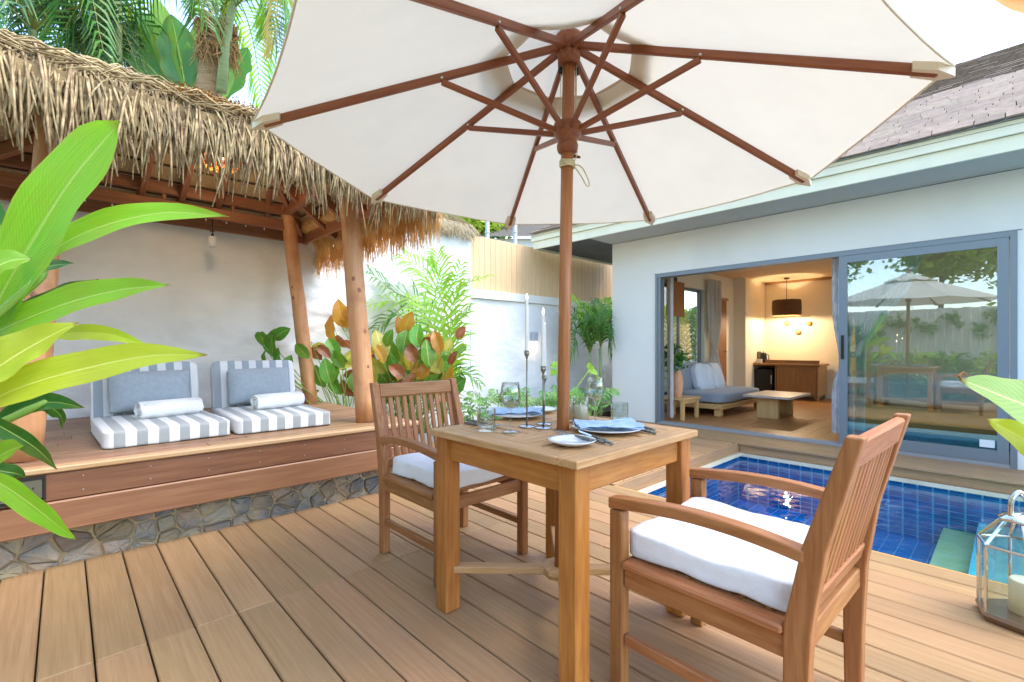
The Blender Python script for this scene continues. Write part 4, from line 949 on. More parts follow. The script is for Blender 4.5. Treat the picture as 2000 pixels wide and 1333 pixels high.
for k in range(8):
    a = UROT + k * math.pi / 4; tan = (-e1 * math.sin(a) + e2 * math.cos(a))
    zr = lambda r: UZH + (UZT - UZH) * (r / UR) - .004
    p0, p1 = U(.045, a, zr(.045) - .012), U(UR - .03, a, zr(UR - .03) - .012)
    rib = beam('rib', um, p0, p1, .02, .03, 'umbrella_wood', up=AXU, b=.004)
    rs = .52; q = U(rs, a, zr(rs) - .03)
    st_ = beam('strut', um, U(.048, a, 1.985), q, .018, .022, 'umbrella_wood', up=AXU, b=.003)
    for s in (-1, 1): lathe('bolt', rib, None, [(0, .003), (.004, .003), (.006, 0)], 'steel', 10, mx=Matrix.Translation(q + tan * s * .0105 + AXU * .012) @ (tan * s).to_track_quat('Z', 'Y').to_matrix().to_4x4())
    pk = MB(); c = U(UR - .055, a, zr(UR - .055) - .018); rd = (U(1, a, 0) - U(0, a, 0)); rd = (p1 - p0).normalized(); nn = rd.cross(tan)
    qs = [c - rd * .04 + tan * .026, c + rd * .02 + tan * .032, c + rd * .062 + tan * .004, c + rd * .062 - tan * .004, c + rd * .02 - tan * .032, c - rd * .04 - tan * .026]
    n = 6; hi = [x + AXU * .018 for x in qs]; lo_ = [x - AXU * .006 for x in qs]; pk.add(lo_ + hi, [tuple(range(n)), tuple(range(2 * n - 1, n - 1, -1))] + [(i, n + i, n + (i + 1) % n, (i + 1) % n) for i in range(n)])
    pk.build('rib_pocket', 'canvas_pocket', um)
    a2 = a + math.pi / 4; cv = MB(); ns, ntt = 14, 12
    for i in range(ns + 1):
        s = .27 / UR + (1 - .27 / UR) * i / ns
        for j in range(ntt + 1):
            t = j / ntt; sg = math.sin(math.pi * t); P = U(UR * s, a, zr(UR * s) + .006) * (1 - t) + U(UR * s, a2, zr(UR * s) + .006) * t
            c0 = U(0, 0, P.z); pull = 1 - .012 * sg * s ** 3; P = c0 + (P - c0) * pull + AXU * (-.012 * sg * s + .004 * noise.noise(P * 3.3) + .0018 * noise.noise(P * 15) - .01 * (sg * (1 - s)))
            cv.v.append(P); cv.u.append((s, t))
    for i in range(ns):
        for j in range(ntt): q0 = i * (ntt + 1) + j; cv.f.append((q0, q0 + ntt + 1, q0 + ntt + 2, q0 + 1))
    cvo = cv.build('canopy_panel', 'canvas', um, smooth=True)
    hem = MB(); hem.tube([cv.v[ns * (ntt + 1) + j] for j in range(ntt + 1)], .0035, 6); hem.build('hem', 'canvas_pocket', cvo)
cap = MB(); n = 64
for i, (r, z) in enumerate(((.02, UZH + .045), (.12, UZH - .005), (.24, UZH - .058), (.30, UZH - .082), (.375, UZH - .115))):
    for k in range(n):
        a = UROT + 2 * math.pi * k / n; sc_ = (1 - .06 * abs(math.sin(4 * (a - UROT)))) * (1 - (.035 if i == 4 else 0) * abs(math.sin(16 * (a - UROT)))); cap.v.append(U(r * sc_, a, z + .012 * math.sin(a * 8 + i) * (i > 1))); cap.u.append((0, 0))
for i in range(4):
    for k in range(n): cap.f.append((i * n + k, (i + 1) * n + k, (i + 1) * n + (k + 1) % n, i * n + (k + 1) % n))
cap.build('vent_cap', 'canvas', um, smooth=True)
bandm = MB()  # added ring: darkening where cap and canopy overlap, put into colour
for r, z in ((.268, UZH - .098), (.345, UZH - .130)):
    for k in range(n): a = UROT + 2 * math.pi * k / n; sc_ = (1 - .06 * abs(math.sin(4 * (a - UROT)))) * (1 - (.03 if r > .3 else 0) * abs(math.sin(16 * (a - UROT)))); bandm.v.append(U(r * sc_, a, z)); bandm.u.append((0, 0))
for k in range(n): bandm.f.append((k, n + k, n + (k + 1) % n, (k + 1) % n))
bandm.build('overlap_shade_band', 'canvas_overlap_shade', um, smooth=True)
ulathe('finial', UZH + .04, [(.03, 0), (.04, .01), (.025, .025), (.032, .05), (.02, .075), (0, .08)], 'umbrella_wood', 18)
rp = root('cord', U(.03, 0, 1.83), 'off white cord coiled round the parasol pole with a hanging loop', 'cord'); pts = []
for i in range(90):
    t = i / 89; a = t * 5 * 6.283; pts.append(U(.0295, a, 1.865 - .028 * t + .002 * math.sin(i)))
tube('coil', rp, pts, .0034, 'rope', 6)
rr = RT; b0 = U(0, 0, 1.845) + rr * .028 - FW * .012
tube('loop', rp, bez([b0, b0 + rr * .03 + V((0, 0, -.01)), b0 + rr * .055 + V((0, 0, -.055)), b0 + rr * .062 + V((0, 0, -.085)), b0 + rr * .05 + V((0, 0, -.086)), b0 + rr * .03 + V((0, 0, -.05)), b0 + V((0, 0, -.006))], 6), .0028, 'rope', 6)
tube('line', rp, bez([b0 + V((0, 0, .01)), b0 + rr * .012 + V((0, 0, .06)), U(.032, -.6, 2.05), U(.03, -.5, 2.27)], 6), .0022, 'rope', 5); tube('line', rp, [U(.034, -.9, 2.0), U(.032, -.9, 2.26)], .002, 'rope', 5); tube('line', rp, [U(.034, 2.5, 2.02), U(.032, 2.5, 2.25)], .002, 'rope', 5)
for a in (-.7, 2.5): lathe('pulley', um, U(.036, a, 2.235), [(0, -.014), (.008, -.012), (.009, .012), (0, .016)], 'black', 10)
lathe('peg', um, None, [(0, .03), (.005, .028), (.008, .0)], 'bronze', 8, mx=Matrix.Translation(U(0, 0, 1.885) + rr * .026) @ (rr + V((0, 0, -.2))).to_track_quat('Z', 'Y').to_matrix().to_4x4())

# ------------------------------------------------------------------ table
TX0, TX1, TY0, TY1, TZ = 1.11, 1.90, .892, 1.682, .75
tbl = root('dining_table', (1.505, 1.287, 0), 'square weathered teak dining table set for two under the parasol', 'table')
fw_ = .085; zt, zb = TZ, TZ - .026
for y0, y1 in ((TY0, TY0 + fw_), (TY1 - fw_, TY1)): box('frame_board', tbl, (TX0, y0, zb), (TX1, y1, zt), 'teak_grey', .003)
for x0, x1 in ((TX0, TX0 + fw_), (TX1 - fw_, TX1)): box('frame_board', tbl, (x0, TY0 + fw_ + .0005, zb), (x1, TY1 - fw_ - .0005, zt), 'teak_grey', .003)
mx_, my_ = (TX0 + TX1) / 2, (TY0 + TY1) / 2
ia, ib, ja, jb = TX0 + fw_ + .001, TX1 - fw_ - .001, TY0 + fw_ + .001, TY1 - fw_ - .001
def quarter(xa, xb, ya, yb, along):
    n = 4; g_ = .011
    for i in range(n):
        if along == 'y':
            w_ = (xb - xa - g_ * (n - 1)) / n; box('slat', tbl, (xa + i * (w_ + g_), ya, zb + .002), (xa + i * (w_ + g_) + w_, yb, zt - .001), 'teak_grey', .002)
        else:
            w_ = (yb - ya - g_ * (n - 1)) / n; box('slat', tbl, (xa, ya + i * (w_ + g_), zb + .002), (xb, ya + i * (w_ + g_) + w_, zt - .001), 'teak_grey', .002)
cw = .03
quarter(ia, mx_ - cw, my_ + cw, jb, 'y'); quarter(ia, mx_ - cw, ja, my_ - cw, 'x'); quarter(mx_ + cw, ib, ja, my_ - cw, 'y'); quarter(mx_ + cw, ib, my_ + cw, jb, 'x')
for a, b in (((ia, my_ - cw + .001), (mx_ - .034, my_ + cw - .001)), ((mx_ + .034, my_ - cw + .001), (ib, my_ + cw - .001)), ((mx_ - cw + .001, ja), (mx_ + cw - .001, my_ - .034)), ((mx_ - cw + .001, my_ + .034), (mx_ + cw - .001, jb))): box('cross_board', tbl, (a[0], a[1], zb + .001), (b[0], b[1], zt - .0005), 'teak_grey', .002)
lg = .072; ins = .022
for sx in (0, 1):
    for sy in (0, 1):
        x = TX0 + ins if sx == 0 else TX1 - ins - lg; y = TY0 + ins if sy == 0 else TY1 - ins - lg
        box('leg', tbl, (x, y, .001), (x + lg, y + lg, zb - .0005), 'table_teak', .004)
ap = .095
for y in (TY0 + ins + .018, TY1 - ins - .018 - .022): box('apron', tbl, (TX0 + ins + lg, y, zb - ap), (TX1 - ins - lg, y + .022, zb - .001), 'table_teak')
for x in (TX0 + ins + .018, TX1 - ins - .018 - .022): box('apron', tbl, (x, TY0 + ins + lg, zb - ap), (x + .022, TY1 - ins - lg, zb - .001), 'table_teak')
for sx in (-1, 1):
    for sy in (-1, 1): beam('stretcher', tbl, (mx_ + sx * .05, my_ + sy * .05, .17), (mx_ + sx * .318, my_ + sy * .318, .17), .05, .028, 'teak_grey', b=.003)
m = MB(); m.lathe([(.028, -.015), (.085, -.015), (.09, 0), (.085, .0155), (.028, .0155)], 8, close=True); m.build('stretcher_hub', 'teak_grey', tbl, Matrix.Translation((mx_, my_, .17)))

# ------------------------------------------------------------------ armchairs
def make_chair(label, loc, rz):
    c = root('armchair', (0, 0, 0), label, 'chair', 'teak armchairs at the table')
    W, D = .57, .50; S = W / 2; wd = 'teak'; t = .042
    for s in (-1, 1):
        x = s * (S - t / 2)
        box('front_leg', c, (x - t / 2, .0, .001), (x + t / 2, .048, .573), wd, .004)
        prof = [(.535, .001), (.535, .22), (.54, .42), (.575, .62), (.655, .895)]
        wdt = [.045, .052, .06, .05, .036]; m = MB()
        for (yy, zz), q in zip(prof, wdt):
            for dx, dy in ((-t / 2, -q / 2), (t / 2, -q / 2), (t / 2, q / 2), (-t / 2, q / 2)): m.v.append((x + dx, yy + dy, zz)); m.u.append((0, 0))
        for i in range(4):
            for k in range(4): m.f.append((i * 4 + k, i * 4 + (k + 1) % 4, i * 4 + 4 + (k + 1) % 4, i * 4 + 4 + k))
        m.f += [(3, 2, 1, 0), (16, 17, 18, 19)]
        o = m.build('back_post', 'teak_up', c); md = o.modifiers.new('bevel', 'BEVEL'); md.width = .005; md.segments = 2
        am = MB(); n = 10                             # arched arm
        for i in range(n + 1):
            u = i / n; yy = -.004 + .56 * u; zz = .5735 + .034 * math.sin(math.pi * u * .8) - .012 * u; hh = .036 - .004 * u; ww = .046
            for dx, dz in ((-ww / 2, 0), (ww / 2, 0), (ww / 2, hh), (-ww / 2, hh)): am.v.append((x + dx, yy, zz + dz)); am.u.append((0, 0))
        for i in range(n):
            for k in range(4): am.f.append((i * 4 + k, i * 4 + (k + 1) % 4, i * 4 + 4 + (k + 1) % 4, i * 4 + 4 + k))
        am.f += [(3, 2, 1, 0), (n * 4, n * 4 + 1, n * 4 + 2, n * 4 + 3)]
        o = am.build('arm', 'teak_y', c); md = o.modifiers.new('bevel', 'BEVEL'); md.width = .005; md.segments = 2; md.limit_method = 'ANGLE'
        box('side_apron', c, (x - .012, .049, .335), (x + .012, .515, .395), wd); box('seat_rail', c, (x - .03, .05, .397), (x + .03, .51, .42), wd, .006)
        box('side_stretcher', c, (x - .012, .049, .15), (x + .012, .51, .185), wd)
    box('front_apron', c, (-S + t, .012, .335), (S - t, .036, .395), wd); box('back_apron', c, (-S + t, .53, .35), (S - t, .555, .41), wd)
    for k in range(7): box('seat_slat', c, (-S + .056, .05 + k * .068, .399), (S - .056, .05 + k * .068 + .058, .419), wd)
    def yb(z): return .54 + (z - .42) * (.115 / .475)
    beam('lower_rail', c, (-S + t, yb(.47), .47), (S - t, yb(.47), .47), .024, .05, wd, up=(0, .24, 1))
    beam('top_rail', c, (-S + t, yb(.85), .85), (S - t, yb(.85), .85), .026, .075, wd, up=(0, .24, 1), b=.006)
    n = 11; sw = W - 2 * t; pw = sw / n
    for k in range(n):
        x = -sw / 2 + pw * (k + .5); z0, z1 = .496, .812
        beam('back_slat', c, (x, yb(z0), z0), (x, yb(z1), z1), .027, .012, wd, up=(0, 1, 0), b=.003)
    c.matrix_basis = Matrix.Translation(V(loc)) @ Matrix.Rotation(rz, 4, 'Z'); return c
M('teak_up', '#8f5930', '#aa7548', 4, (18, 18, 1.5), .45, bump=.12, bscale=8, rv=.08, detail=6, spec=.4)
M('teak_y', '#8f5930', '#aa7548', 4, (18, 1.5, 18), .45, bump=.12, bscale=8, rv=.08, detail=6, spec=.4)
chA = make_chair('teak armchair on the far side of the table, beside the pavilion', (1.505, 1.765, 0), 0)
chB = copy_tree(chA); chB['label'] = 'teak armchair in the foreground with its back to the camera, beside the pool'
chB.matrix_basis = Matrix.Translation((1.56, .885, 0)) @ Matrix.Rotation(R(180) - R(1.5), 4, 'Z')
def seat_pad(label, mx, seed):
    o = soft_box('seat_pad', None, None, (.475, .49, .085), 'white_cloth', puff=.012, wob=.009, seed=seed, n=30, pw=16, mx=mx @ Matrix.Translation((0, .275, .464))); tag(o, label, 'cushion', 'white seat pads')
seat_pad('crumpled white seat pad on the far armchair', chA.matrix_basis, 3); seat_pad('white seat pad on the foreground armchair', chB.matrix_basis, 8)

# ------------------------------------------------------------------ tableware
Z = TZ + .001
def T2(px, py): p = at_z(px, py, TZ); return V((p.x, p.y, Z))
def plate(label, p, r, grp):
    o = lathe('plate', None, p, [(0, .004), (r * .6, .004), (r * .66, .006), (r * .9, .014), (r, .019), (r, .0215), (r * .9, .0175), (r * .66, .009), (r * .6, .0075), (0, .0075)][::-1], 'porcelain', 48); return tag(o, label, 'plate', grp)
pR, pL = T2(1186, 843), T2(1009, 815); sR, sL = T2(1117, 870), T2(1056, 806)
plate('large white dinner plate nearer the foreground armchair', pR, .142, 'white plates'); plate('large white dinner plate before the far armchair', pL, .138, 'white plates')
plate('small white side plate at the near table corner', sR, .083, 'white plates'); plate('small white side plate on the far edge behind the parasol pole', sL, .083, 'white plates')
def napkin(label, p, rz, seed):
    m = MB(); n = 26; q = Matrix.Translation(p + V((0, 0, .024))) @ Matrix.Rotation(rz, 4, 'Z')
    for lay in (0, 1):
        base = len(m.v)
        for i in range(n + 1):
            for j in range(n + 1):
                u, v = i / n - .5, j / n - .5; x, y = u * .25, v * .19; z = .006 * lay + .006 * math.sin(v * 22 + u * 5 + seed) * (.3 + abs(u)) + .008 * noise.noise(V((u * 5, v * 6, seed + lay))) + .012 * max(0, u) ** 1 * (1 if lay else .7)
                x += .01 * noise.noise(V((v * 4, seed, lay * 2))); y += .012 * noise.noise(V((u * 4, seed + 3, lay))); m.v.append(q @ V((x, y, max(z, -.004)))); m.u.append((0, 0))
        for i in range(n):
            for j in range(n): a = base + i * (n + 1) + j; m.f.append((a, a + n + 1, a + n + 2, a + 1))
    o = m.build('napkin', 'napkin', smooth=True); return tag(o, label, 'napkin', 'blue napkins')
napkin('folded blue linen napkin on the nearer dinner plate', pR, R(-42), 1); napkin('folded blue linen napkin on the far dinner plate', pL, R(-48), 5)
def tumbler(label, p):
    m = MB(); n = 32; r = .0385; prof = [(r * .93, 0), (r, .006), (r, .05), (r, .09), (r - .003, .0905), (r - .0035, .05), (r - .005, .018), (r * .6, .014), (0, .013)]
    vs = []
    for i, (a, z) in enumerate(prof):
        for k in range(n):
            f = 1 - (.035 if (k % 4 < 2) and i in (1,) else 0) + (.02 * math.sin(k * 1.57 + z * 90) if i == 2 else 0); t = 2 * math.pi * k / n; m.v.append((a * f * math.cos(t), a * f * math.sin(t), z)); m.u.append((0, 0))
    for i in range(len(prof) - 1):
        for k in range(n): m.f.append((i * n + k, i * n + (k + 1) % n, (i + 1) * n + (k + 1) % n, (i + 1) * n + k))
    m.f.append(tuple(reversed(range(n)))); o = m.build('tumbler', 'clear_glass', None, Matrix.Translation(p)); return tag(o, label, 'glass', 'cut glass tumblers')
tumbler('cut glass tumbler at the far left table edge', T2(950, 842)); tumbler('cut glass tumbler near the plate towards the pool', T2(1210, 826))
def wine(label, p):
    pr = [(0, 0), (.036, 0), (.036, .0015), (.02, .004), (.006, .009), (.0038, .02), (.0036, .085), (.008, .093), (.024, .105), (.037, .125), (.041, .145), (.038, .175), (.0335, .2), (.0325, .2), (.037, .175), (.0398, .145), (.0358, .126), (.022, .107), (.006, .097), (0, .096)]
    o = lathe('wine_glass', None, p, pr, 'clear_glass', 32); return tag(o, label, 'glass', 'stemmed wine glasses')
wine('stemmed wine glass beside the far left tumbler', T2(997, 845)); wine('stemmed wine glass behind the nearer dinner plate', T2(1163, 823))
def candlestick(p, h, ch, who):
    c = root('candlestick', p, 'slim pewter candlestick on a round base, ' + who, 'candlestick', 'pewter candlesticks')
    lathe('base', c, p, [(0, 0), (.036, 0), (.0365, .002), (.035, .004), (.006, .005)], 'steel', 32); tube('stem', c, [p + V((0, 0, .004)), p + V((0, 0, h - .03))], .0033, 'pewter', 10)
    lathe('cup', c, p + V((0, 0, h - .035)), [(.0035, 0), (.0045, .006), (.0105, .018), (.0115, .022), (.0115, .036), (.0095, .036), (.0095, .02)], 'pewter', 20)
    d = root('taper_candle', p + V((0, 0, h - .014)), 'tall white taper candle with a small flame, ' + who, 'candle', 'white taper candles'); q = p + V((0, 0, h - .014))
    lathe('wax', d, q, [(.009, 0), (.0088, ch * .5), (.0072, ch - .006), (.004, ch), (0, ch + .001)], 'wax_white', 18); lathe('flame', d, q + V((0, 0, ch + .001)), [(0, 0), (.0034, .004), (.0042, .009), (.0025, .016), (0, .024)], 'flame', 10)
candlestick(T2(1029, 834), 0.325, .235, 'the tallest of the three'); candlestick(T2(1061, 837), .26, .235, 'the middle one right beside the parasol pole'); candlestick(T2(1063, 829), .215, .235, 'the shortest, half hidden behind the middle one')
def jar(label, p, r, h, wax):
    c = root('jar_candle', p, label, 'candle'); lathe('jar', c, p, [(0, 0), (r, 0), (r, h), (r - .002, h), (r - .002, .004), (0, .004)], 'jar_glass', 36)
    lathe('wax', c, p, [(0, .005), (r - .0035, .005), (r - .0035, wax), (r * .5, wax - .002), (0, wax - .001)], 'wax', 32); lathe('wick', c, p + V((0, 0, wax - .001)), [(.003, 0), (.0045, .006), (.002, .012), (0, .014)], 'wax_white', 8)
jar('cream candle in a tall clear glass jar beside the pole', T2(1134, 827), .037, .118, .078); jar('smaller jar candle half hidden behind the parasol pole', T2(1108, 823), .028, .1, .07)
def cutlery(kind, label, a, b):
    a = V(a); b = V(b); d = b - a; x = d.normalized(); y = V((0, 0, 1)).cross(x); c = root(kind, a, label, kind, 'cutlery')
    if kind == 'tableknife': c['category'] = 'knife'
    c['category'] = {'table_knife': 'knife', 'table_fork': 'fork'}[kind]
    h0 = d.length * .55
    tube('handle', c, [a + V((0, 0, .006)), a + x * h0 * .5 + V((0, 0, .007)), a + x * h0 + V((0, 0, .006))], [.0055, .0065, .0045], 'carved_handle', 10)
    if kind == 'table_fork':
        m = MB(); s = a + x * h0; m.tube([s + V((0, 0, .005)), s + x * .035 + V((0, 0, .005))], [.0035, .003], 8); e = s + x * .035
        m.box((0, 0, 0), (0, 0, 0)) if False else None
        for k in (-1.5, -.5, .5, 1.5): m.tube([e + V((0, 0, .005)), e + x * .01 + y * k * .006 + V((0, 0, .004)), e + x * (d.length - h0 - .035) + y * k * .006 + V((0, 0, .009))], [.003, .0022, .001], 6)
        m.build('tines', 'steel', c, smooth=True)
    else:
        s = a + x * h0; L2 = d.length - h0; m = MB(); m.add([s - y * .005 + V((0, 0, .004)), s + y * .006 + V((0, 0, .004)), s + x * L2 * .75 + y * .009 + V((0, 0, .004)), s + x * L2 - y * .003 + V((0, 0, .004)), s - y * .005 + V((0, 0, .0065)), s + y * .006 + V((0, 0, .0045)), s + x * L2 * .75 + y * .009 + V((0, 0, .0045)), s + x * L2 - y * .003 + V((0, 0, .006))], [(0, 3, 2, 1), (4, 5, 6, 7), (0, 1, 5, 4), (1, 2, 6, 5), (2, 3, 7, 6), (3, 0, 4, 7)]); m.build('blade', 'steel', c)
up_ = V((0, 0, .018))
cutlery('table_fork', 'fork with carved handle lying left of the nearer dinner plate', T2(1180, 868), T2(1092, 846)); cutlery('table_fork', 'second fork with carved handle resting over the side plate rim', T2(1163, 872) + up_ * .6, T2(1082, 850) + up_ * .5)
cutlery('table_knife', 'knife with carved handle across the near corner side plate', T2(1196, 871), T2(1128, 853) + up_); cutlery('table_knife', 'knife with carved handle right of the nearer dinner plate', T2(1280, 850), T2(1190, 828)); cutlery('table_fork', 'fork with carved handle beside the right knife', T2(1278, 843), T2(1195, 822))
cutlery('table_knife', 'knife with carved handle beside the far left tumbler', T2(908, 829), T2(975, 841)); cutlery('table_fork', 'fork with carved handle near the far left tumbler', T2(912, 824), T2(985, 836))

# ------------------------------------------------------------------ lantern by the pool
def lantern(loc):
    c = root('lantern', loc, 'hexagonal glass and polished metal lantern standing on the deck by the pool', 'lantern'); p = V(loc); ro = R(12)
    def hx(r, z, k): a = ro + k * math.pi / 3; return p + V((r * math.cos(a), r * math.sin(a), z))
    m = MB(); m.add([hx(.125, .0, k) for k in range(6)] + [hx(.135, .022, k) for k in range(6)] + [hx(.128, .034, k) for k in range(6)], [tuple(range(5, -1, -1)), tuple(range(12, 18))] + [(r * 6 + k, r * 6 + (k + 1) % 6, r * 6 + 6 + (k + 1) % 6, r * 6 + 6 + k) for r in (0, 1) for k in range(6)]); m.build('base', 'lantern_base', c)
    for k in range(6):
        tube('upright', c, [hx(.124, .034, k), hx(.124, .30, k)], .0055, 'mirror_metal', 6, False); tube('top_rail', c, [hx(.124, .30, k), hx(.124, .30, k + 1)], .0065, 'mirror_metal', 6, False); tube('hip', c, [hx(.124, .30, k), hx(.045, .405, k)], .0065, 'mirror_metal', 6, False)
        pn = MB(); o_ = .12; pn.add([hx(o_, .036, k), hx(o_, .036, k + 1), hx(o_, .295, k + 1), hx(o_, .295, k)], [(0, 1, 2, 3)]); pn.build('pane', 'lantern_glass', c)
        pn = MB(); pn.add([hx(o_, .30, k), hx(o_, .30, k + 1), hx(.043, .403, k + 1), hx(.043, .403, k)], [(0, 1, 2, 3)]); pn.build('roof_pane', 'lantern_glass', c)
    lathe('cap', c, p + V((0, 0, .40)), [(.05, 0), (.062, .002), (.06, .01), (.03, .028), (.015, .034), (0, .036)], 'mirror_metal', 28)
    tube('handle', c, bez([p + RT * -.035 + V((0, 0, .415)), p + RT * -.03 + V((0, 0, .48)), p + RT * .0 + V((0, 0, .515)), p + RT * .03 + V((0, 0, .48)), p + RT * .035 + V((0, 0, .415))], 6), .009, 'mirror_metal', 10)
    d = root('pillar_candle', p + V((.02, -.02, .035)), 'thick cream pillar candle inside the glass lantern', 'candle'); lathe('wax', d, p + V((.02, -.02, .0352)), [(0, 0), (.05, 0), (.05, .125), (.046, .13), (.03, .122), (0, .12)], 'wax', 32); tube('wick', d, [p + V((.02, -.02, .155)), p + V((.022, -.02, .168))], .0015, 'black', 5)
lantern((2.755, -.018, .002))

# ------------------------------------------------------------------ plants
def leaf_v(pts, hw, nrm, fold=.25, wave=.0, seg=14, cross=4, tip=1.0, base=.35, pw=1.0, seed=0, notch=0):
    mid = bez(pts, max(2, seg // (len(pts) - 1))); n = len(mid); vs = []; us = []; fs = []; nrm = V(nrm).normalized(); q = random.Random(seed); tears = [q.random() for _ in range(3)]
    for i, p in enumerate(mid):
        t = i / (n - 1); d = (mid[min(i + 1, n - 1)] - mid[max(i - 1, 0)]).normalized(); side = d.cross(nrm).normalized(); up = side.cross(d).normalized()
        prof = (base + (1 - base) * min(1, t / .3) ** .7) * (1 - max(0, (t - .45) / .55) ** (1.9 * tip)) if t < 1 else 0.0
        prof = max(prof, .01)
        for j in range(-cross, cross + 1):
            s = j / cross; w_ = hw * prof * s; z = abs(s) * hw * prof * fold + (wave * math.sin(t * 19 + (1 if s > 0 else 2.3) + seed) * s * s) * hw
            vs.append(p + side * w_ + up * z); us.append((t, .5 + s * .5))
    c = 2 * cross + 1
    for i in range(n - 1):
        for j in range(c - 1): fs.append((i * c + j, i * c + j + 1, (i + 1) * c + j + 1, (i + 1) * c + j))
    return vs, fs, us
def leaf(name, parent, pts, hw, nrm, mat, **k):
    vs, fs, us = leaf_v(pts, hw, nrm, **k); return link(name, mesh(name, vs, fs, mat, True, us), parent)
# foreground heliconia at the left edge, rooted in the bed beside the deck
pb = MB(); pb.box((-1.5, 1.9, -.1), (-.86, 3.2, .05)); tag(pb.build('left_planting_bed', 'soil'), kind='structure')
hel = root('heliconia_plant', (-.95, 2.5, .05), 'large heliconia plant with long bright green leaves at the left edge', 'plant')
HB = V((-.92, 2.5, .05)); TO = V((0, 0, CAMH))
HL = [  # midrib pixels, distance, half width in px, material, how much the blade faces the camera
 ([(-90, 760), (-10, 600), (60, 478), (140, 352), (236, 238)], 1.42, 62, 'heliconia_leaf', (.75, .5), dict(tip=3.5, fold=.2)),
 ([(60, 560), (95, 497), (190, 446), (320, 416), (448, 424)], 1.5, 33, 'heliconia_leaf', (.55, .9), {}),
 ([(-60, 672), (40, 628), (140, 590), (240, 566), (335, 557)], 1.4, 34, 'heliconia_leaf', (.5, .9), {}),
 ([(-80, 770), (0, 715), (70, 672), (152, 629)], 1.32, 44, 'heliconia_yellow', (.7, .8), {}),
 ([(100, 655), (150, 651), (215, 654), (290, 676)], 1.5, 17, 'heliconia_yellow', (.5, 1), {}),
 ([(-80, 812), (40, 757), (160, 722), (290, 696), (406, 694)], 1.35, 36, 'heliconia_yellow', (.55, .85), {}),
 ([(-40, 850), (40, 800), (100, 786), (166, 797)], 1.55, 21, 'heliconia_dark', (.4, 1), {}),
 ([(-60, 800), (30, 850), (75, 880), (112, 917)], 1.5, 17, 'heliconia_dark', (.5, 1), {}),
 ([(-60, 935), (-20, 905), (20, 880), (46, 872)], 1.25, 26, 'heliconia_leaf', (.5, 1), {}),
 ([(-60, 925), (0, 945), (60, 985), (110, 1025), (148, 1055)], 1.25, 22, 'heliconia_leaf', (.6, 1), {}),
 ([(-30, 640), (40, 620), (120, 578), (192, 545)], 1.62, 26, 'heliconia_dark', (.5, 1), {}),
 ([(-70, 640), (-20, 600), (35, 555), (85, 505)], 1.6, 34, 'heliconia_dark', (.7, .6), {}),
 ([(-80, 700), (-20, 650), (40, 620), (95, 600)], 1.65, 30, 'heliconia_dark', (.6, .8), {}),
 ([(-60, 905), (0, 920), (30, 925), (52, 932)], 1.6, 16, 'heliconia_dark', (.5, 1), {}),
 ([(20, 560), (60, 538), (100, 520), (145, 515)], 1.7, 16, 'heliconia_dark', (.6, .9), {}),
 ([(60, 800), (95, 795), (120, 815), (122, 838)], 1.6, 12, 'heliconia_dark', (.6, .9), {}),
 ([(-60, 300), (-30, 380), (0, 440), (20, 500)], 1.7, 26, 'heliconia_dark', (.8, .5), {}),
 ([(-60, 560), (-20, 530), (20, 510), (62, 505)], 1.36, 30, 'heliconia_leaf', (.7, .7), {})]
for i, (pp, t, hwp, mt, (fc, fu), kw) in enumerate(HL):
    q = random.Random(i); ts = [t + .06 * (k - len(pp) / 2) * (.5 if i % 2 else -.35) for k in range(len(pp))]
    P = [at(a, b, tt) for (a, b), tt in zip(pp, ts)]; nrm = (-FW * (fc + .55) + V((0, 0, 1)) * fu * .45 + RT * q.uniform(-.15, .15))
    lf = leaf('leaf', hel, P, hwp * t / FPX, nrm, mt, wave=.08, seed=i, **({'fold': .26} | kw), seg=20)
    b0 = HB + V((q.uniform(-.1, .1), q.uniform(-.12, .12), 0)); d0 = (P[1] - P[0]).normalized()
    tube('stalk', lf, bez([b0, b0 + (P[0] - b0) * .5 + V((0, 0, .12)), P[0], P[0] + d0 * .03], 5), [.016] * 8 + [.012] * 4 + [.008] * 3 + [.005], 'stem_green', 8)
# pale banana leaf at the right edge, in a pot just outside the frame
bp_ = root('potted_banana_plant', (2.32, -.52, .0), 'banana plant reaching in from the right edge with two pale leaves', 'plant')
lathe('pot', bp_, (2.32, -.52, .002), [(0, 0), (.13, 0), (.17, .25), (.185, .28), (.17, .285), (.155, .26), (0, .25)], 'concrete', 24)
for i, (pp, t, hwp, mt, fc, fu) in enumerate((([(2230, 1010), (2150, 890), (2060, 818), (1960, 775), (1876, 741)], 1.3, 72, 'banana_pale', .75, .6), ([(2200, 1000), (2120, 930), (2040, 880), (1985, 850), (1928, 818)], 1.35, 46, 'heliconia_yellow', .8, .35))):
    P = [at(a, b, t + .03 * k) for k, (a, b) in enumerate(pp)]; lf = leaf('leaf', bp_, P, hwp * t / FPX, -FW * fc + V((0, 0, 1)) * fu + RT * .1, mt, fold=.1, wave=.06, seed=40 + i, seg=20, tip=1.3)
    tube('stalk', lf, bez([(2.32, -.52, .24), (2.30, -.5, .5), P[0], P[1]], 5), [.022] * 8 + [.015] * 7 + [.008], 'stem_green', 8)
ct_ = MB(); pt = at(1878, 742, 1.42); ct_.tube([pt, pt + V((0, 0, .012)) - RT * .01, pt + V((0, 0, .022)) + RT * .004, pt + RT * .02 + V((0, 0, .01))], [.003, .004, .003, .001], 6); ct_.build('dry_tip', 'dry_leaf', bp_)
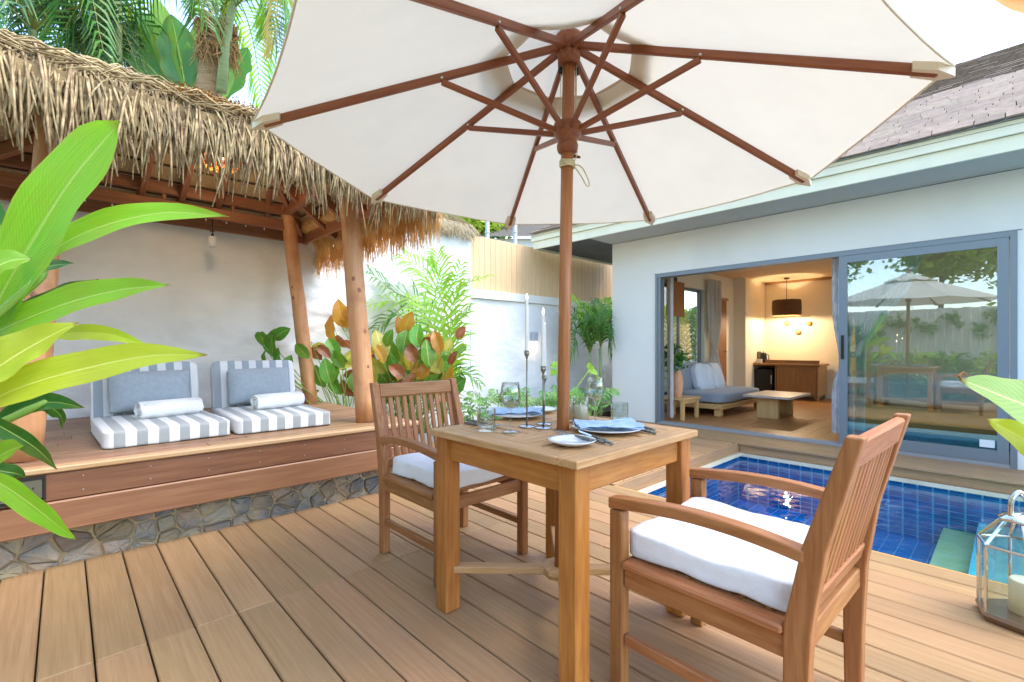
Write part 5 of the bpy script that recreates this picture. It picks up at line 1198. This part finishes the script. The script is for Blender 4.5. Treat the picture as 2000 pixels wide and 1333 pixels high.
# calathea clumps by the posts
def calathea(name, label, base, spots, spread, seed):
    q = random.Random(seed); c = root(name, base, label, 'plant'); pro = {}
    for mt in ('cal_green', 'cal_yellow', 'cal_amber', 'cal_brown'):
        for v in range(3):
            vs, fs, us = leaf_v([(0, 0, 0), (.33, .02 * v, .05), (.7, .04 - .03 * v, .02), (1, .06 - .1 * v, -.13 + .06 * v)], .29, (0, 0, 1), fold=.42 - .2 * (v % 2), wave=.09, seg=10, cross=3, base=.2, seed=v); pro[mt, v] = mesh('leaf', vs, fs, mt, True, us)
    for (px, py, t, ln, ang, mt, face) in spots:
        p = at(px, py, t); ax = (RT * math.cos(ang) + V((0, 0, 1)) * math.sin(ang) + FW * q.uniform(-.35, .35)).normalized(); nrm = (-FW * face + V((0, 0, 1)) * (1 - face) + RT * q.uniform(-.5, .5)).normalized()
        y = nrm.cross(ax).normalized(); z = ax.cross(y); mx = Matrix((ax, y, z)).transposed().to_4x4() @ Matrix.Diagonal((ln, ln * q.uniform(.8, 1.1), ln, 1)); mx.translation = p - ax * ln * .5
        lf = link('leaf', pro[mt, q.randrange(3)], c, mx); s = p - ax * ln * .5; b = V(base) + V((q.uniform(-spread, spread), q.uniform(-.08, .08), 0))
        tube('stem', c, bez([b, b + (s - b) * .45 + V((0, 0, .12 * q.random())), s - ax * .04, s + ax * .03], 4), [.006] * 4 + [.005] * 4 + [.004] * 4 + [.0025], 'stem_green', 5)
G_, Y_, A_, B_ = 'cal_green', 'cal_yellow', 'cal_amber', 'cal_brown'
sp = []; q = random.Random(9)
for px, py, ln, ang, mt in ((665, 612, .30, 1.7, A_), (680, 618, .26, 1.3, A_), (742, 672, .34, 1.9, Y_), (782, 640, .27, 1.8, A_), (795, 632, .28, 1.4, A_), (815, 655, .26, 1.7, G_), (835, 670, .2, .6, B_), (842, 672, .25, 1.5, A_), (855, 668, .26, 1.8, A_), (775, 700, .28, 1.6, Y_), (790, 705, .3, 1.8, Y_), (765, 735, .22, 1.2, B_), (745, 720, .2, 1.9, B_), (835, 690, .3, 1.7, G_), (855, 695, .27, .7, G_), (812, 740, .24, .5, B_), (830, 725, .22, .9, A_), (850, 735, .22, 1.3, A_), (872, 730, .3, 1.2, G_), (885, 700, .18, 1.1, B_), (868, 715, .26, 1.7, G_), (740, 690, .24, 2.0, A_), (720, 700, .26, 2.0, A_), (728, 735, .22, 1.4, Y_), (800, 745, .2, 1.0, B_), (848, 750, .2, 1.7, Y_), (820, 700, .26, 1.3, G_), (705, 660, .2, 2.2, Y_), (760, 660, .2, 1.2, G_), (805, 690, .22, 2.1, B_), (785, 755, .2, .7, B_), (755, 755, .22, 2.2, G_), (870, 745, .2, 1.9, A_), (815, 720, .25, 1.7, A_), (840, 745, .24, .9, G_), (775, 725, .22, 2.3, B_), (900, 650, .16, 1.2, B_)):
    sp.append((px, py, 5.25 + q.uniform(-.25, .2), ln * 1.02, ang, mt, q.uniform(.55, .95)))
    for _ in range(q.choice((1, 1, 2))): sp.append((px + q.uniform(-25, 25), py + q.uniform(5, 40), 5.35 + q.uniform(-.2, .15), ln * 1.0, ang + q.uniform(-.5, .5), q.choice((G_, G_, Y_, B_, A_, G_)), q.uniform(.4, .9)))
bse = at_z(805, 800, .03); calathea('calathea', 'clump of amber, yellow and green broad leaves behind the far armchair', (2.95, 4.85, .02), sp, .22, 1)
sp = []
for px, py, ln, ang, mt in ((512, 662, .2, 2.2, G_), (534, 668, .27, 1.7, G_), (550, 652, .18, .6, G_), (545, 700, .2, 1.6, G_), (520, 700, .14, 1.7, G_), (556, 735, .2, 2.7, Y_), (590, 685, .2, 2.4, G_), (615, 692, .18, -.6, B_), (632, 688, .17, -.6, B_), (650, 680, .22, 1.9, G_), (622, 680, .16, .4, Y_), (640, 725, .26, 1.8, G_), (650, 728, .22, 1.2, G_), (665, 705, .2, 1.9, G_), (680, 700, .2, 1.2, Y_), (668, 668, .18, -.8, B_), (685, 730, .15, .4, B_), (610, 775, .17, .9, G_), (625, 735, .24, 1.9, G_), (655, 755, .2, -1.1, G_), (678, 760, .2, -1.0, B_), (690, 745, .2, 1.6, G_), (660, 700, .22, 2.2, G_), (562, 712, .18, 1.0, G_), (675, 715, .18, .2, Y_), (700, 720, .2, 1.4, G_)):
    sp.append((px, py, (5.08 - q.uniform(0, .25)) / (.7265 + .687 * (1000 - px) / 925), ln * 1.08, ang, mt, q.uniform(.5, .95)))
calathea('calathea', 'leggy green calathea stems between the two right pavilion posts', (2.25, 5.0, .02), sp, .1, 2)
# palms
def frond_v(pts, leaflets, ll, droop, lw, q, nrm=None, vee=.5, taper=True):
    c = bez(pts, 6); n = len(c); m = MB(); m.tube(c, [.011 * (1 - .8 * i / (n - 1)) * (ll / .4) for i in range(n)], 5)
    for i in range(leaflets):
        t = .12 + .88 * i / (leaflets - 1); f = t * (n - 1); k = min(int(f), n - 2); p = c[k] + (c[k + 1] - c[k]) * (f - k); d = (c[k + 1] - c[k]).normalized()
        up = V(nrm).normalized() if nrm else V((0, 0, 1)); side = d.cross(up); side = side.normalized() if side.length > .01 else RT; up2 = side.cross(d).normalized()
        for s in (-1, 1):
            l = ll * (math.sin(math.pi * (.12 + .8 * t)) * .75 + .25) * q.uniform(.85, 1.1); dr = (side * s * .85 + d * (.45 + .6 * t) + up2 * (vee + q.gauss(0, .12))).normalized(); a = p; b = p + dr * l * .5; e = p + dr * l + V((0, 0, -droop * l * q.uniform(.7, 1.3)))
            w_ = d.cross(dr).cross(dr).normalized() * lw; b = b + V((0, 0, droop * l * .05)); m.add([a - w_ * .3, a + w_ * .3, b + w_, b - w_, e], [(0, 1, 2, 3), (3, 2, 4)], [(0, .35), (0, .65), (.5, .9), (.5, .1), (1, .5)])
    return m
def frond(parent, pts, n, ll, droop, lw, mat, q, **k):
    return frond_v(pts, n, ll, droop, lw, q, **k).build('frond', mat, parent, uv=True)
q = random.Random(17)
ap_ = root('areca_palm', (3.45, 4.95, .02), 'lime green areca palm rising behind the amber clump against the white wall', 'palm'); B0 = V((3.45, 4.95, .02))
for i, (pp, t, n, ll, mt, nr) in enumerate((([(880, 700), (868, 600), (838, 540), (792, 502)], 4.7, 22, .36, 'palm_lime', 1), ([(885, 700), (880, 620), (905, 560), (955, 540)], 4.6, 20, .22, 'palm_lime', .4), ([(880, 690), (850, 590), (860, 540), (855, 498)], 4.8, 20, .34, 'palm_lime', 1), ([(870, 700), (820, 600), (770, 570), (725, 535)], 4.9, 22, .38, 'palm_green', .8), ([(870, 700), (830, 620), (770, 590), (705, 600)], 4.7, 20, .32, 'palm_lime', .5), ([(880, 720), (880, 660), (900, 620), (918, 600)], 4.5, 16, .18, 'palm_lime', .5), ([(870, 720), (820, 650), (780, 615), (735, 640)], 4.6, 18, .3, 'palm_green', .5), ([(875, 740), (860, 680), (840, 610), (800, 585)], 4.4, 18, .26, 'palm_lime', .8), ([(880, 720), (890, 610), (885, 570), (900, 520)], 4.85, 18, .3, 'palm_lime', 1), ([(870, 770), (890, 735), (910, 728), (935, 748)], 4.4, 14, .2, 'palm_green', .4))):
    P = [B0 + V((q.uniform(-.06, .06), q.uniform(-.06, .06), .0))] + [at(a, b, min(t + 1.15, 5.2 / (.7265 + .687 * (1000 - a) / 925)) - .03 * k) for k, (a, b) in enumerate(pp)]; frond(ap_, P, n + 2, ll * 1.3, .3, .015, mt, q, nrm=-FW * nr + V((0, 0, 1)), vee=.15)
hp = root('corner_palm', (5.72, 4.95, .02), 'dark green palm cluster growing at the corner of the villa', 'palm'); B1 = V((5.72, 4.95, .02))
for st_x, top in ((1152, 690), (1173, 680)):
    p = at(st_x, 780, 7.45); tube('trunk', hp, [(p.x, p.y, .02), at(st_x + 1, 740, 7.45), at(st_x - 1, top, 7.45)], [.03, .026, .02], 'bamboo_stem', 8)
for i, (a, b, pp, mt) in enumerate(((1152, 690, [(1130, 625), (1108, 640)], 'palm_green'), (1152, 690, [(1140, 610), (1118, 584)], 'palm_lime'), (1152, 690, [(1155, 620), (1135, 600)], 'palm_green'), (1152, 690, [(1165, 610), (1190, 620)], 'palm_lime'), (1152, 690, [(1175, 640), (1196, 665)], 'palm_green'), (1152, 690, [(1125, 650), (1112, 690)], 'palm_green'), (1173, 680, [(1180, 605), (1192, 590)], 'palm_lime'), (1173, 680, [(1185, 630), (1205, 610)], 'palm_green'), (1173, 680, [(1160, 630), (1140, 640)], 'palm_green'), (1173, 680, [(1190, 650), (1200, 690)], 'palm_green'), (1152, 690, [(1145, 640), (1122, 612)], 'palm_deep'), (1173, 680, [(1170, 615), (1160, 590)], 'palm_green'))):
    t = 7.45 + q.uniform(-.2, .2); frond(hp, [at(a, b, 7.45), at((a + pp[0][0]) / 2, (b + pp[0][1]) / 2 - 8, t), at(*pp[0], t), at(*pp[1], t)], 18, .34, .5, .016, mt, q, nrm=-FW * .5 + V((0, 0, 1)))
# low cut-leaf plants along the wall foot
def cutleaf(i, p, h, lab):
    q = random.Random(100 + i); c = root('cutleaf_philodendron', p, lab, 'plant', 'cut-leaf plants along the wall')
    for k in range(9):
        a = q.uniform(0, 6.28); hh = h * q.uniform(.5, 1.05); e = p + V((math.cos(a) * h * .55 * q.random(), math.sin(a) * .12, hh)); tube('stem', c, [p, (p + e) / 2 + V((0, 0, .04)), e], .004, 'stem_green', 5)
        d = (V((math.cos(a), math.sin(a) * .4, .3)) - FW * .3).normalized(); m = frond_v([e - d * .03, e + d * .05 + V((0, 0, .03)), e + d * .14 + V((0, 0, .02)), e + d * .2], 6, .10, .3, .016, q, nrm=-FW * .8 + V((0, 0, .7)), vee=0); m.build('leaf', 'fern_green', c, uv=True)
names = ['cut-leaf plant nearest the far armchair at the wall foot', 'cut-leaf plant at the wall foot, second from the far armchair', 'cut-leaf plant seen through the left wine glass', 'cut-leaf plant at the wall foot between the two candlesticks', 'cut-leaf plant right beside the tall candlestick', 'cut-leaf plant behind the parasol pole', 'cut-leaf plant at the foot of the corner palm', 'cut-leaf plant growing in the grey bowl planter at the villa corner']
for i, (px, t, h) in enumerate(((930, 5.5, .42), (962, 5.6, .48), (1000, 5.7, .42), (1035, 5.8, .44), (1052, 5.6, .5), (1090, 6.2, .4), (1150, 6.9, .32), (1180, 7.0, .34))):
    p = at(px, 700, t); p = V((p.x, min(p.y, 5.15), .02))
    if i == 7: p = at(1158, 815, 5.6); p.z = .15
    cutleaf(i, p, h * 1.0, names[i])
cs = root('climbing_stem_plant', (3.6, 4.1, 0), 'thin arching stem with lobed young leaves rising behind the glass jar', 'plant'); t = 4.2
P0 = at(1118, 840, t); tube('stem', cs, bez([V((P0.x, P0.y, .0)), at(1112, 800, t), at(1122, 765, t), at(1152, 722, t)], 6), .006, 'stem_green', 6); tube('stem', cs, bez([at(1152, 722, t), at(1165, 735, t), at(1178, 752, t)], 6), .004, 'stem_green', 6)
for (a, b), (c, d), hwp in (((1150, 722), (1152, 708), 5), ((1150, 722), (1168, 732), 6), ((1151, 724), (1160, 716), 4), ((1165, 737), (1179, 755), 5), ((1085, 722), (1076, 735), 6), ((1086, 716), (1074, 716), 5), ((1086, 716), (1080, 706), 5)):
    leaf('leaf', cs, [at(a, b, t), at((a + c) / 2, (b + d) / 2 - 1, t), at(c, d, t)], hwp * t / FPX, -FW + V((0, 0, .4)), 'palm_lime', fold=.1, seg=8)
tube('stem', cs, bez([V((P0.x - .1, P0.y, .0)), at(1095, 790, t), at(1088, 740, t), at(1086, 712, t)], 5), .005, 'stem_green', 6)
gp_ = root('grey_planter', (4.6, 4.2, 0), 'low round grey concrete bowl planter by the villa corner', 'planter'); p = at(1158, 815, 5.6); lathe('bowl', gp_, (p.x, p.y, .0), [(0, 0), (.16, 0), (.25, .12), (.27, .2), (.25, .2), (.22, .16), (0, .15)], 'concrete', 28)
sc_ = root('wall_sconce', (5.3, WY, 1.1), 'small blue grey wall light with a warm glow on the low white wall', 'wall light'); p = at(1077, 660, 7.42); p.y = WY + .06
box('housing', sc_, (p.x - .05, p.y - .1, p.z - .06), (p.x + .05, p.y + .0, p.z + .1), 'plastic_grey', .01); box('lens', sc_, (p.x - .035, p.y - .085, p.z - .068), (p.x + .035, p.y - .02, p.z - .061), 'bulb_small', .001)
li = bpy.data.lights.new('sconce_light', 'POINT'); li.energy = .3; li.color = (1, .75, .5); li.shadow_soft_size = .03; lo = bpy.data.objects.new('sconce_light', li); COL.objects.link(lo); lo.location = (p.x, p.y - .09, p.z - .12); child(lo, sc_)

# ------------------------------------------------------------------ trees behind the pavilion
def trunk(parent, pts, rs, mat, n=14): return tube('trunk', parent, pts, rs, mat, n)
q = random.Random(31)
cp_ = root('coconut_palm', at(412, 600, 6.6) * 1, 'stout coconut palm with fibrous trunk behind the thatched roof', 'palm'); t = 6.6; b = at(400, 678, t); b.z = 0
cp_.matrix_basis = Matrix.Translation(b); top = at(425, 50, t)
trunk(cp_, [b, at(402, 300, t), at(408, 165, t), at(414, 120, t), at(424, 95, t), at(425, 55, t)], [.2, .17, .15, .15, .2, .19], 'bark')
fb = MB()
for i in range(380):
    a = q.uniform(0, 6.28); z = q.uniform(0, .55); r_ = .19; p = top + V((math.cos(a) * r_, math.sin(a) * r_, -z)); fb.tube([p, p + V((math.cos(a) * .05, math.sin(a) * .05, q.uniform(-.05, .1))), p + V((q.gauss(0, .08), q.gauss(0, .08), q.uniform(-.25, .1)))], [.012, .01, .003], 4)
o = fb.build('fibres', 'bark_fibre', cp_); o['kind'] = 'stuff'
for i in range(13):
    a = i * 2 * math.pi / 13 + q.uniform(-.15, .15); d = V((math.cos(a), math.sin(a), 0)); l = q.uniform(1.9, 2.5); h = q.uniform(.9, 1.6)
    if d.dot(FW) < -.2: continue
    frond(cp_, [top, top + d * l * .3 + V((0, 0, h * .8)), top + d * l * .7 + V((0, 0, h * .7)), top + d * l + V((0, 0, h * .7 - q.uniform(.9, 1.6)))], 38, .62, .75, .022, q.choice(('palm_green', 'palm_green', 'palm_lime', 'palm_deep')), q)
tube('leaf_sheath', cp_, [at(432, 180, t - .1), at(440, 90, t - .1), at(450, 30, t - .1), at(470, -30, t - .1)], [.07, .06, .05, .03], 'bamboo_stem', 10)
for (a, b_2), (c, d) in (((430, 20), (520, 40)), ((440, 30), (560, 60)), ((425, 10), (380, -10))): frond(cp_, [at(a, b_2, t), at((a + c) / 2, (b_2 + d) / 2 - 60, t - .3), at(c, d - 40, t - .5), at(c + 25, d + 60, t - .6)], 34, .5, .8, .018, 'palm_green', q)
fo = frond(cp_, [top, at(500, -110, 6.2), at(548, -40, 5.8), at(540, 60, 5.8), at(530, 110, 5.8)], 36, .28, .7, .014, 'palm_yellow', q); fo['label'] = 'yellowed hanging frond beside the parasol edge'
frond(cp_, [top, at(490, -120, 6.3), at(535, -20, 6.0), at(530, 40, 6.0), at(520, 75, 6.0)], 34, .35, .7, .016, 'palm_lime', q)
ba = root('banana_tree', at(370, 600, 7.6), 'banana tree with broad paddle leaves beside the coconut palm', 'banana tree'); t = 7.6; b = at(360, 678, t); b.z = 0; ba.matrix_basis = Matrix.Translation(b)
trunk(ba, [b, at(360, 300, t), at(362, 190, t)], [.14, .12, .08], 'bamboo_stem')
for i, (pp, hwp, fc) in enumerate((([(365, 190), (355, 130), (345, 80), (335, 30)], 34, .9), ([(368, 190), (385, 130), (395, 90), (390, 40)], 26, .9), ([(355, 190), (330, 120), (300, 70), (262, 20)], 30, .8), ([(350, 200), (310, 150), (280, 120), (240, 100)], 30, .6), ([(365, 190), (345, 160), (338, 120), (345, 85)], 22, .9), ([(430, 200), (455, 150), (470, 120), (485, 95)], 34, .9), ([(430, 200), (440, 140), (450, 90), (460, 72)], 20, .9), ([(360, 190), (372, 150), (376, 120), (372, 100)], 24, .9), ([(340, 190), (300, 170), (270, 160), (250, 180)], 22, .6), ([(350, 180), (325, 100), (318, 50), (300, -10)], 26, .9))):
    P = [at(a, b_2, t + .1 * (i % 3)) for a, b_2 in pp]; lf = leaf('leaf', ba, P, hwp * t / FPX, -FW * fc + V((0, 0, 1)) * (1 - fc) + RT * q.uniform(-.5, .5), q.choice(('banana_leaf', 'banana_leaf', 'banana_pale')), fold=.15, wave=.12, seed=i, seg=18, tip=1.5); tube('stalk', lf, [at(365, 230, t), P[0], P[1]], [.03, .025, .01], 'stem_green', 6)
def slim_palm(name, lab, px, t, topy, n, ll, mats, seed, rad=.07, fl=(1.3, 2.0)):
    q = random.Random(seed); b = at(px, 678, t); b.z = 0; c = root(name, b, lab, 'palm'); tp = at(px + 4, topy, t); trunk(c, [b, (b + tp) / 2 + V((.03, 0, 0)), tp], [rad * 1.2, rad, rad * .8], 'bamboo_stem', 10)
    for i in range(n):
        a = i * 2 * math.pi / n + q.uniform(-.2, .2); d = V((math.cos(a), math.sin(a), 0)); l = q.uniform(*fl); h = q.uniform(.35, 1.0); frond(c, [tp, tp + d * l * .3 + V((0, 0, h)), tp + d * l * .7 + V((0, 0, h * .8)), tp + d * l + V((0, 0, h * .7 - q.uniform(.6, 1.3)))], 30, ll, .6, .02, q.choice(mats), q)
slim_palm('slender_palm', 'slender ringed palm trunk rising behind the left part of the thatch', 224, 7.2, -90, 9, .5, ('palm_green', 'palm_yellow', 'palm_lime'), 4)
slim_palm('feather_palm', 'dark feathery palm behind the thatch at the far left', 60, 6.6, 60, 13, .5, ('palm_green', 'palm_deep'), 5, .06)
slim_palm('feather_palm', 'second feathery palm low behind the thatch, left of the slender trunk', 165, 7.6, 130, 12, .45, ('palm_green', 'palm_deep', 'palm_lime'), 6, .05, (.9, 1.5))
slim_palm('feather_palm', 'feathery palm crown low behind the slender ringed trunk', 265, 8.4, 170, 11, .42, ('palm_green', 'palm_deep'), 8, .05, (.9, 1.4))
slim_palm('feather_palm', 'tall feathery palm whose fronds hang down at the upper left', 130, 8.2, -60, 12, .6, ('palm_green', 'palm_lime', 'palm_deep'), 12, .07, (1.6, 2.4))
def tree(name, lab, b, h, r_, n, s, mats, seed, trunk_r=.12, cat='tree'):
    q = random.Random(seed); b = V(b); c = root(name, b, lab, cat); tp = b + V((0, 0, h - r_ * .8)); trunk(c, [b, b + V((.05, .02, (h - r_) * .5)), tp], [trunk_r, trunk_r * .8, trunk_r * .45], 'bark', 10)
    for k in range(6): a = k * 1.05 + q.random(); tube('limb', c, [tp - V((0, 0, r_ * .3)), tp + V((math.cos(a) * r_ * .4, math.sin(a) * r_ * .4, r_ * .3)), tp + V((math.cos(a) * r_ * .8, math.sin(a) * r_ * .8, r_ * .7))], [trunk_r * .4, trunk_r * .25, trunk_r * .08], 'bark', 6)
    m = leaf_cloud(b + V((0, 0, h - r_ * .3)), r_, n, s, seed, .8, .45); m.build('crown', mats, c); return c
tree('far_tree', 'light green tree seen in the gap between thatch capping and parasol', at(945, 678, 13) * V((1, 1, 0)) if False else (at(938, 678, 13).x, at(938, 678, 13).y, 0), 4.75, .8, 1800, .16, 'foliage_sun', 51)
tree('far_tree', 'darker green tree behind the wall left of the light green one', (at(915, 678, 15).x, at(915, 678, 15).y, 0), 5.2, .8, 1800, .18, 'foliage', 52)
nr = root('neighbour_roof', (9.5, 12, 0), 'grey brown shingle roof of a neighbouring house beyond the fence', 'roof'); m = MB()
a = at(950, 462, 12); b = at(1320, 520, 12); r0 = at(1030, 425, 15); r1 = at(1290, 425, 15); a2 = V((a.x - 1, a.y + 6, a.z)); m.add([a, V((b.x, b.y, a.z)), r1, r0, a2], [(0, 1, 2, 3), (0, 3, 4)]); m.build('slope', 'shingle_grey', nr)
m = MB(); m.add([V((a.x + .2, a.y + .2, 0)), V((b.x, b.y + .2, 0)), V((b.x, b.y + .2, a.z)), V((a.x + .2, a.y + .2, a.z))], [(0, 1, 2, 3)]); m.build('wall', 'wall_paint', nr)
d_ = V((b.x, b.y, a.z)) - a; u_ = r0 - a; rowm = MB()
for i in range(26):
    f0 = i / 26
    for k in range(40):
        g0 = k / 40; g1 = (k + .94) / 40; p = a + u_ * f0 + d_ * (g0 + (.0125 if i % 2 else 0)); e = a + u_ * (f0 + .034) + d_ * g0; up = V((0, 0, .03)); rowm.add([p + up, p + up + d_ * (g1 - g0), e + V((0, 0, .01)) + d_ * (g1 - g0), e + V((0, 0, .01)), p, p + d_ * (g1 - g0)], [(0, 1, 2, 3), (4, 5, 1, 0)])
o = rowm.build('shingle_courses', 'shingle_grey', nr); o['kind'] = 'stuff'
for px, lab in ((952, 'slim blue grey pole behind the fence nearest the thatch capping'), (1006, 'slim blue grey pole behind the fence, right of the other pole')):
    c = root('steel_pole', (at(px, 678, 8.6).x, at(px, 678, 8.6).y, 0), lab, 'pole', 'poles behind the fence'); p = at(px, 678, 8.6); tube('shaft', c, [(p.x, p.y, 0), (p.x, p.y, 4.2)], .04, 'steel_pole', 12); [lathe('collar', c, (p.x, p.y, 2.4 + .25 * k), [(.041, 0), (.046, .01), (.046, .03), (.041, .04)], 'alu_light', 12) for k in range(6)]
olp = [at(2150, -70, 1.3), at(2060, -15, 1.3), at(1990, 8, 1.3), at(1922, -14, 1.3)]; olf = leaf('dry_orange_leaf', bp_, olp, .05, -FW + V((0, 0, .3)), 'orange_leaf', fold=.1); olf['label'] = 'dry orange leaf high at the top right corner'
tube('stalk', olf, bez([(2.33, -.53, .24), (2.36, -.5, 1.0), (2.3, -.36, 1.8), olp[0], olp[1]], 5), [.02] * 8 + [.014] * 8 + [.008] * 4 + [.004], 'stem_green', 8)

# ------------------------------------------------------------------ garden behind the camera, seen mirrored in the glass
bf = root('rear_fence', (-2.6, 1.5, 0), 'weathered grey board fence mirrored in the sliding glass', 'fence'); y = -4.0
while y < 5.2: box('board', bf, (-2.62, y + .002, -.1), (-2.59, y + .148, 2.0 + rnd.uniform(-.01, .01)), 'grey_fence', .003); y += .15
box('rail', bf, (-2.66, -4, .4), (-2.622, 5.2, .48), 'grey_fence'); box('rail', bf, (-2.66, -4, 1.6), (-2.622, 5.2, 1.68), 'grey_fence')
vn = root('creeper', (-2.5, 1.5, 1.8), 'leafy creeper trailing over the rear fence, mirrored in the glass', 'creeper'); m = MB(); q = random.Random(3)
for k in range(14):
    y = -.5 + k * .36 + q.uniform(-.1, .1); sub_ = leaf_cloud((-2.5, y, 1.85 - q.random() * .5), .22, 170, .08, 300 + k); m.add(sub_.v, sub_.f)
o = m.build('leaves', 'foliage', vn)
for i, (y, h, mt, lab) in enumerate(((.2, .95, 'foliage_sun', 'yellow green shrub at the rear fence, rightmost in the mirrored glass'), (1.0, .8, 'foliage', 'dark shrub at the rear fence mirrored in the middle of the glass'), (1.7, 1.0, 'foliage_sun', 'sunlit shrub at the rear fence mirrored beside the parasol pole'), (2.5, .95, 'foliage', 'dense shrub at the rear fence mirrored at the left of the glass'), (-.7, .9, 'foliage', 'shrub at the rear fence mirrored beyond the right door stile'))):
    c = root('shrub', (-2.15, y, -.1), lab, 'shrub', 'shrubs along the rear fence'); leaf_cloud((-2.15, y, h * .5), .42, 900, .11, 400 + i, 1.1, .5).build('foliage', mt, c); tube('stem', c, [(-2.15, y, -.1), (-2.14, y, .4)], .02, 'bark', 6)
    for k in range(6):
        a = q.uniform(0, 6.28); e = V((-2.15, y, .1)); d = V((math.cos(a), math.sin(a), 0)); leaf('blade', c, [e, e + d * .12 + V((0, 0, .5)), e + d * .3 + V((0, 0, .8)), e + d * .55 + V((0, 0, .85))], .06, V((1, 0, .6)), 'palm_lime' if k % 2 else 'cal_green', fold=.2, seg=9)
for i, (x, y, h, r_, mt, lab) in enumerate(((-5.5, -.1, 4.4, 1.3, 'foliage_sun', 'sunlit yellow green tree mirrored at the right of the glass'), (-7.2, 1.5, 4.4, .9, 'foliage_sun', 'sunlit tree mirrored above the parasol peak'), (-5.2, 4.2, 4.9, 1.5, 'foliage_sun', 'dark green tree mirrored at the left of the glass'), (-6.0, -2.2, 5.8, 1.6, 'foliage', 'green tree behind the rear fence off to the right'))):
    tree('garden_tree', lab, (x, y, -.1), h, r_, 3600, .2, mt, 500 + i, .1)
pp_ = root('passage_palm', (9.9, 4.95, .02), 'palm seen through the side window of the room', 'palm'); q = random.Random(77)
for i in range(11):
    a = q.uniform(0, 6.28); d = V((math.cos(a), math.sin(a) * .35, 0)); e = V((9.9 + q.uniform(-.7, .7), 4.95, .02)); frond(pp_, [e, e + V((0, 0, 1.0)) + d * .1, e + V((0, 0, 1.7)) + d * .4, e + V((0, 0, 1.9)) + d * .9], 22, .4, .4, .02, q.choice(('palm_lime', 'palm_green')), q)
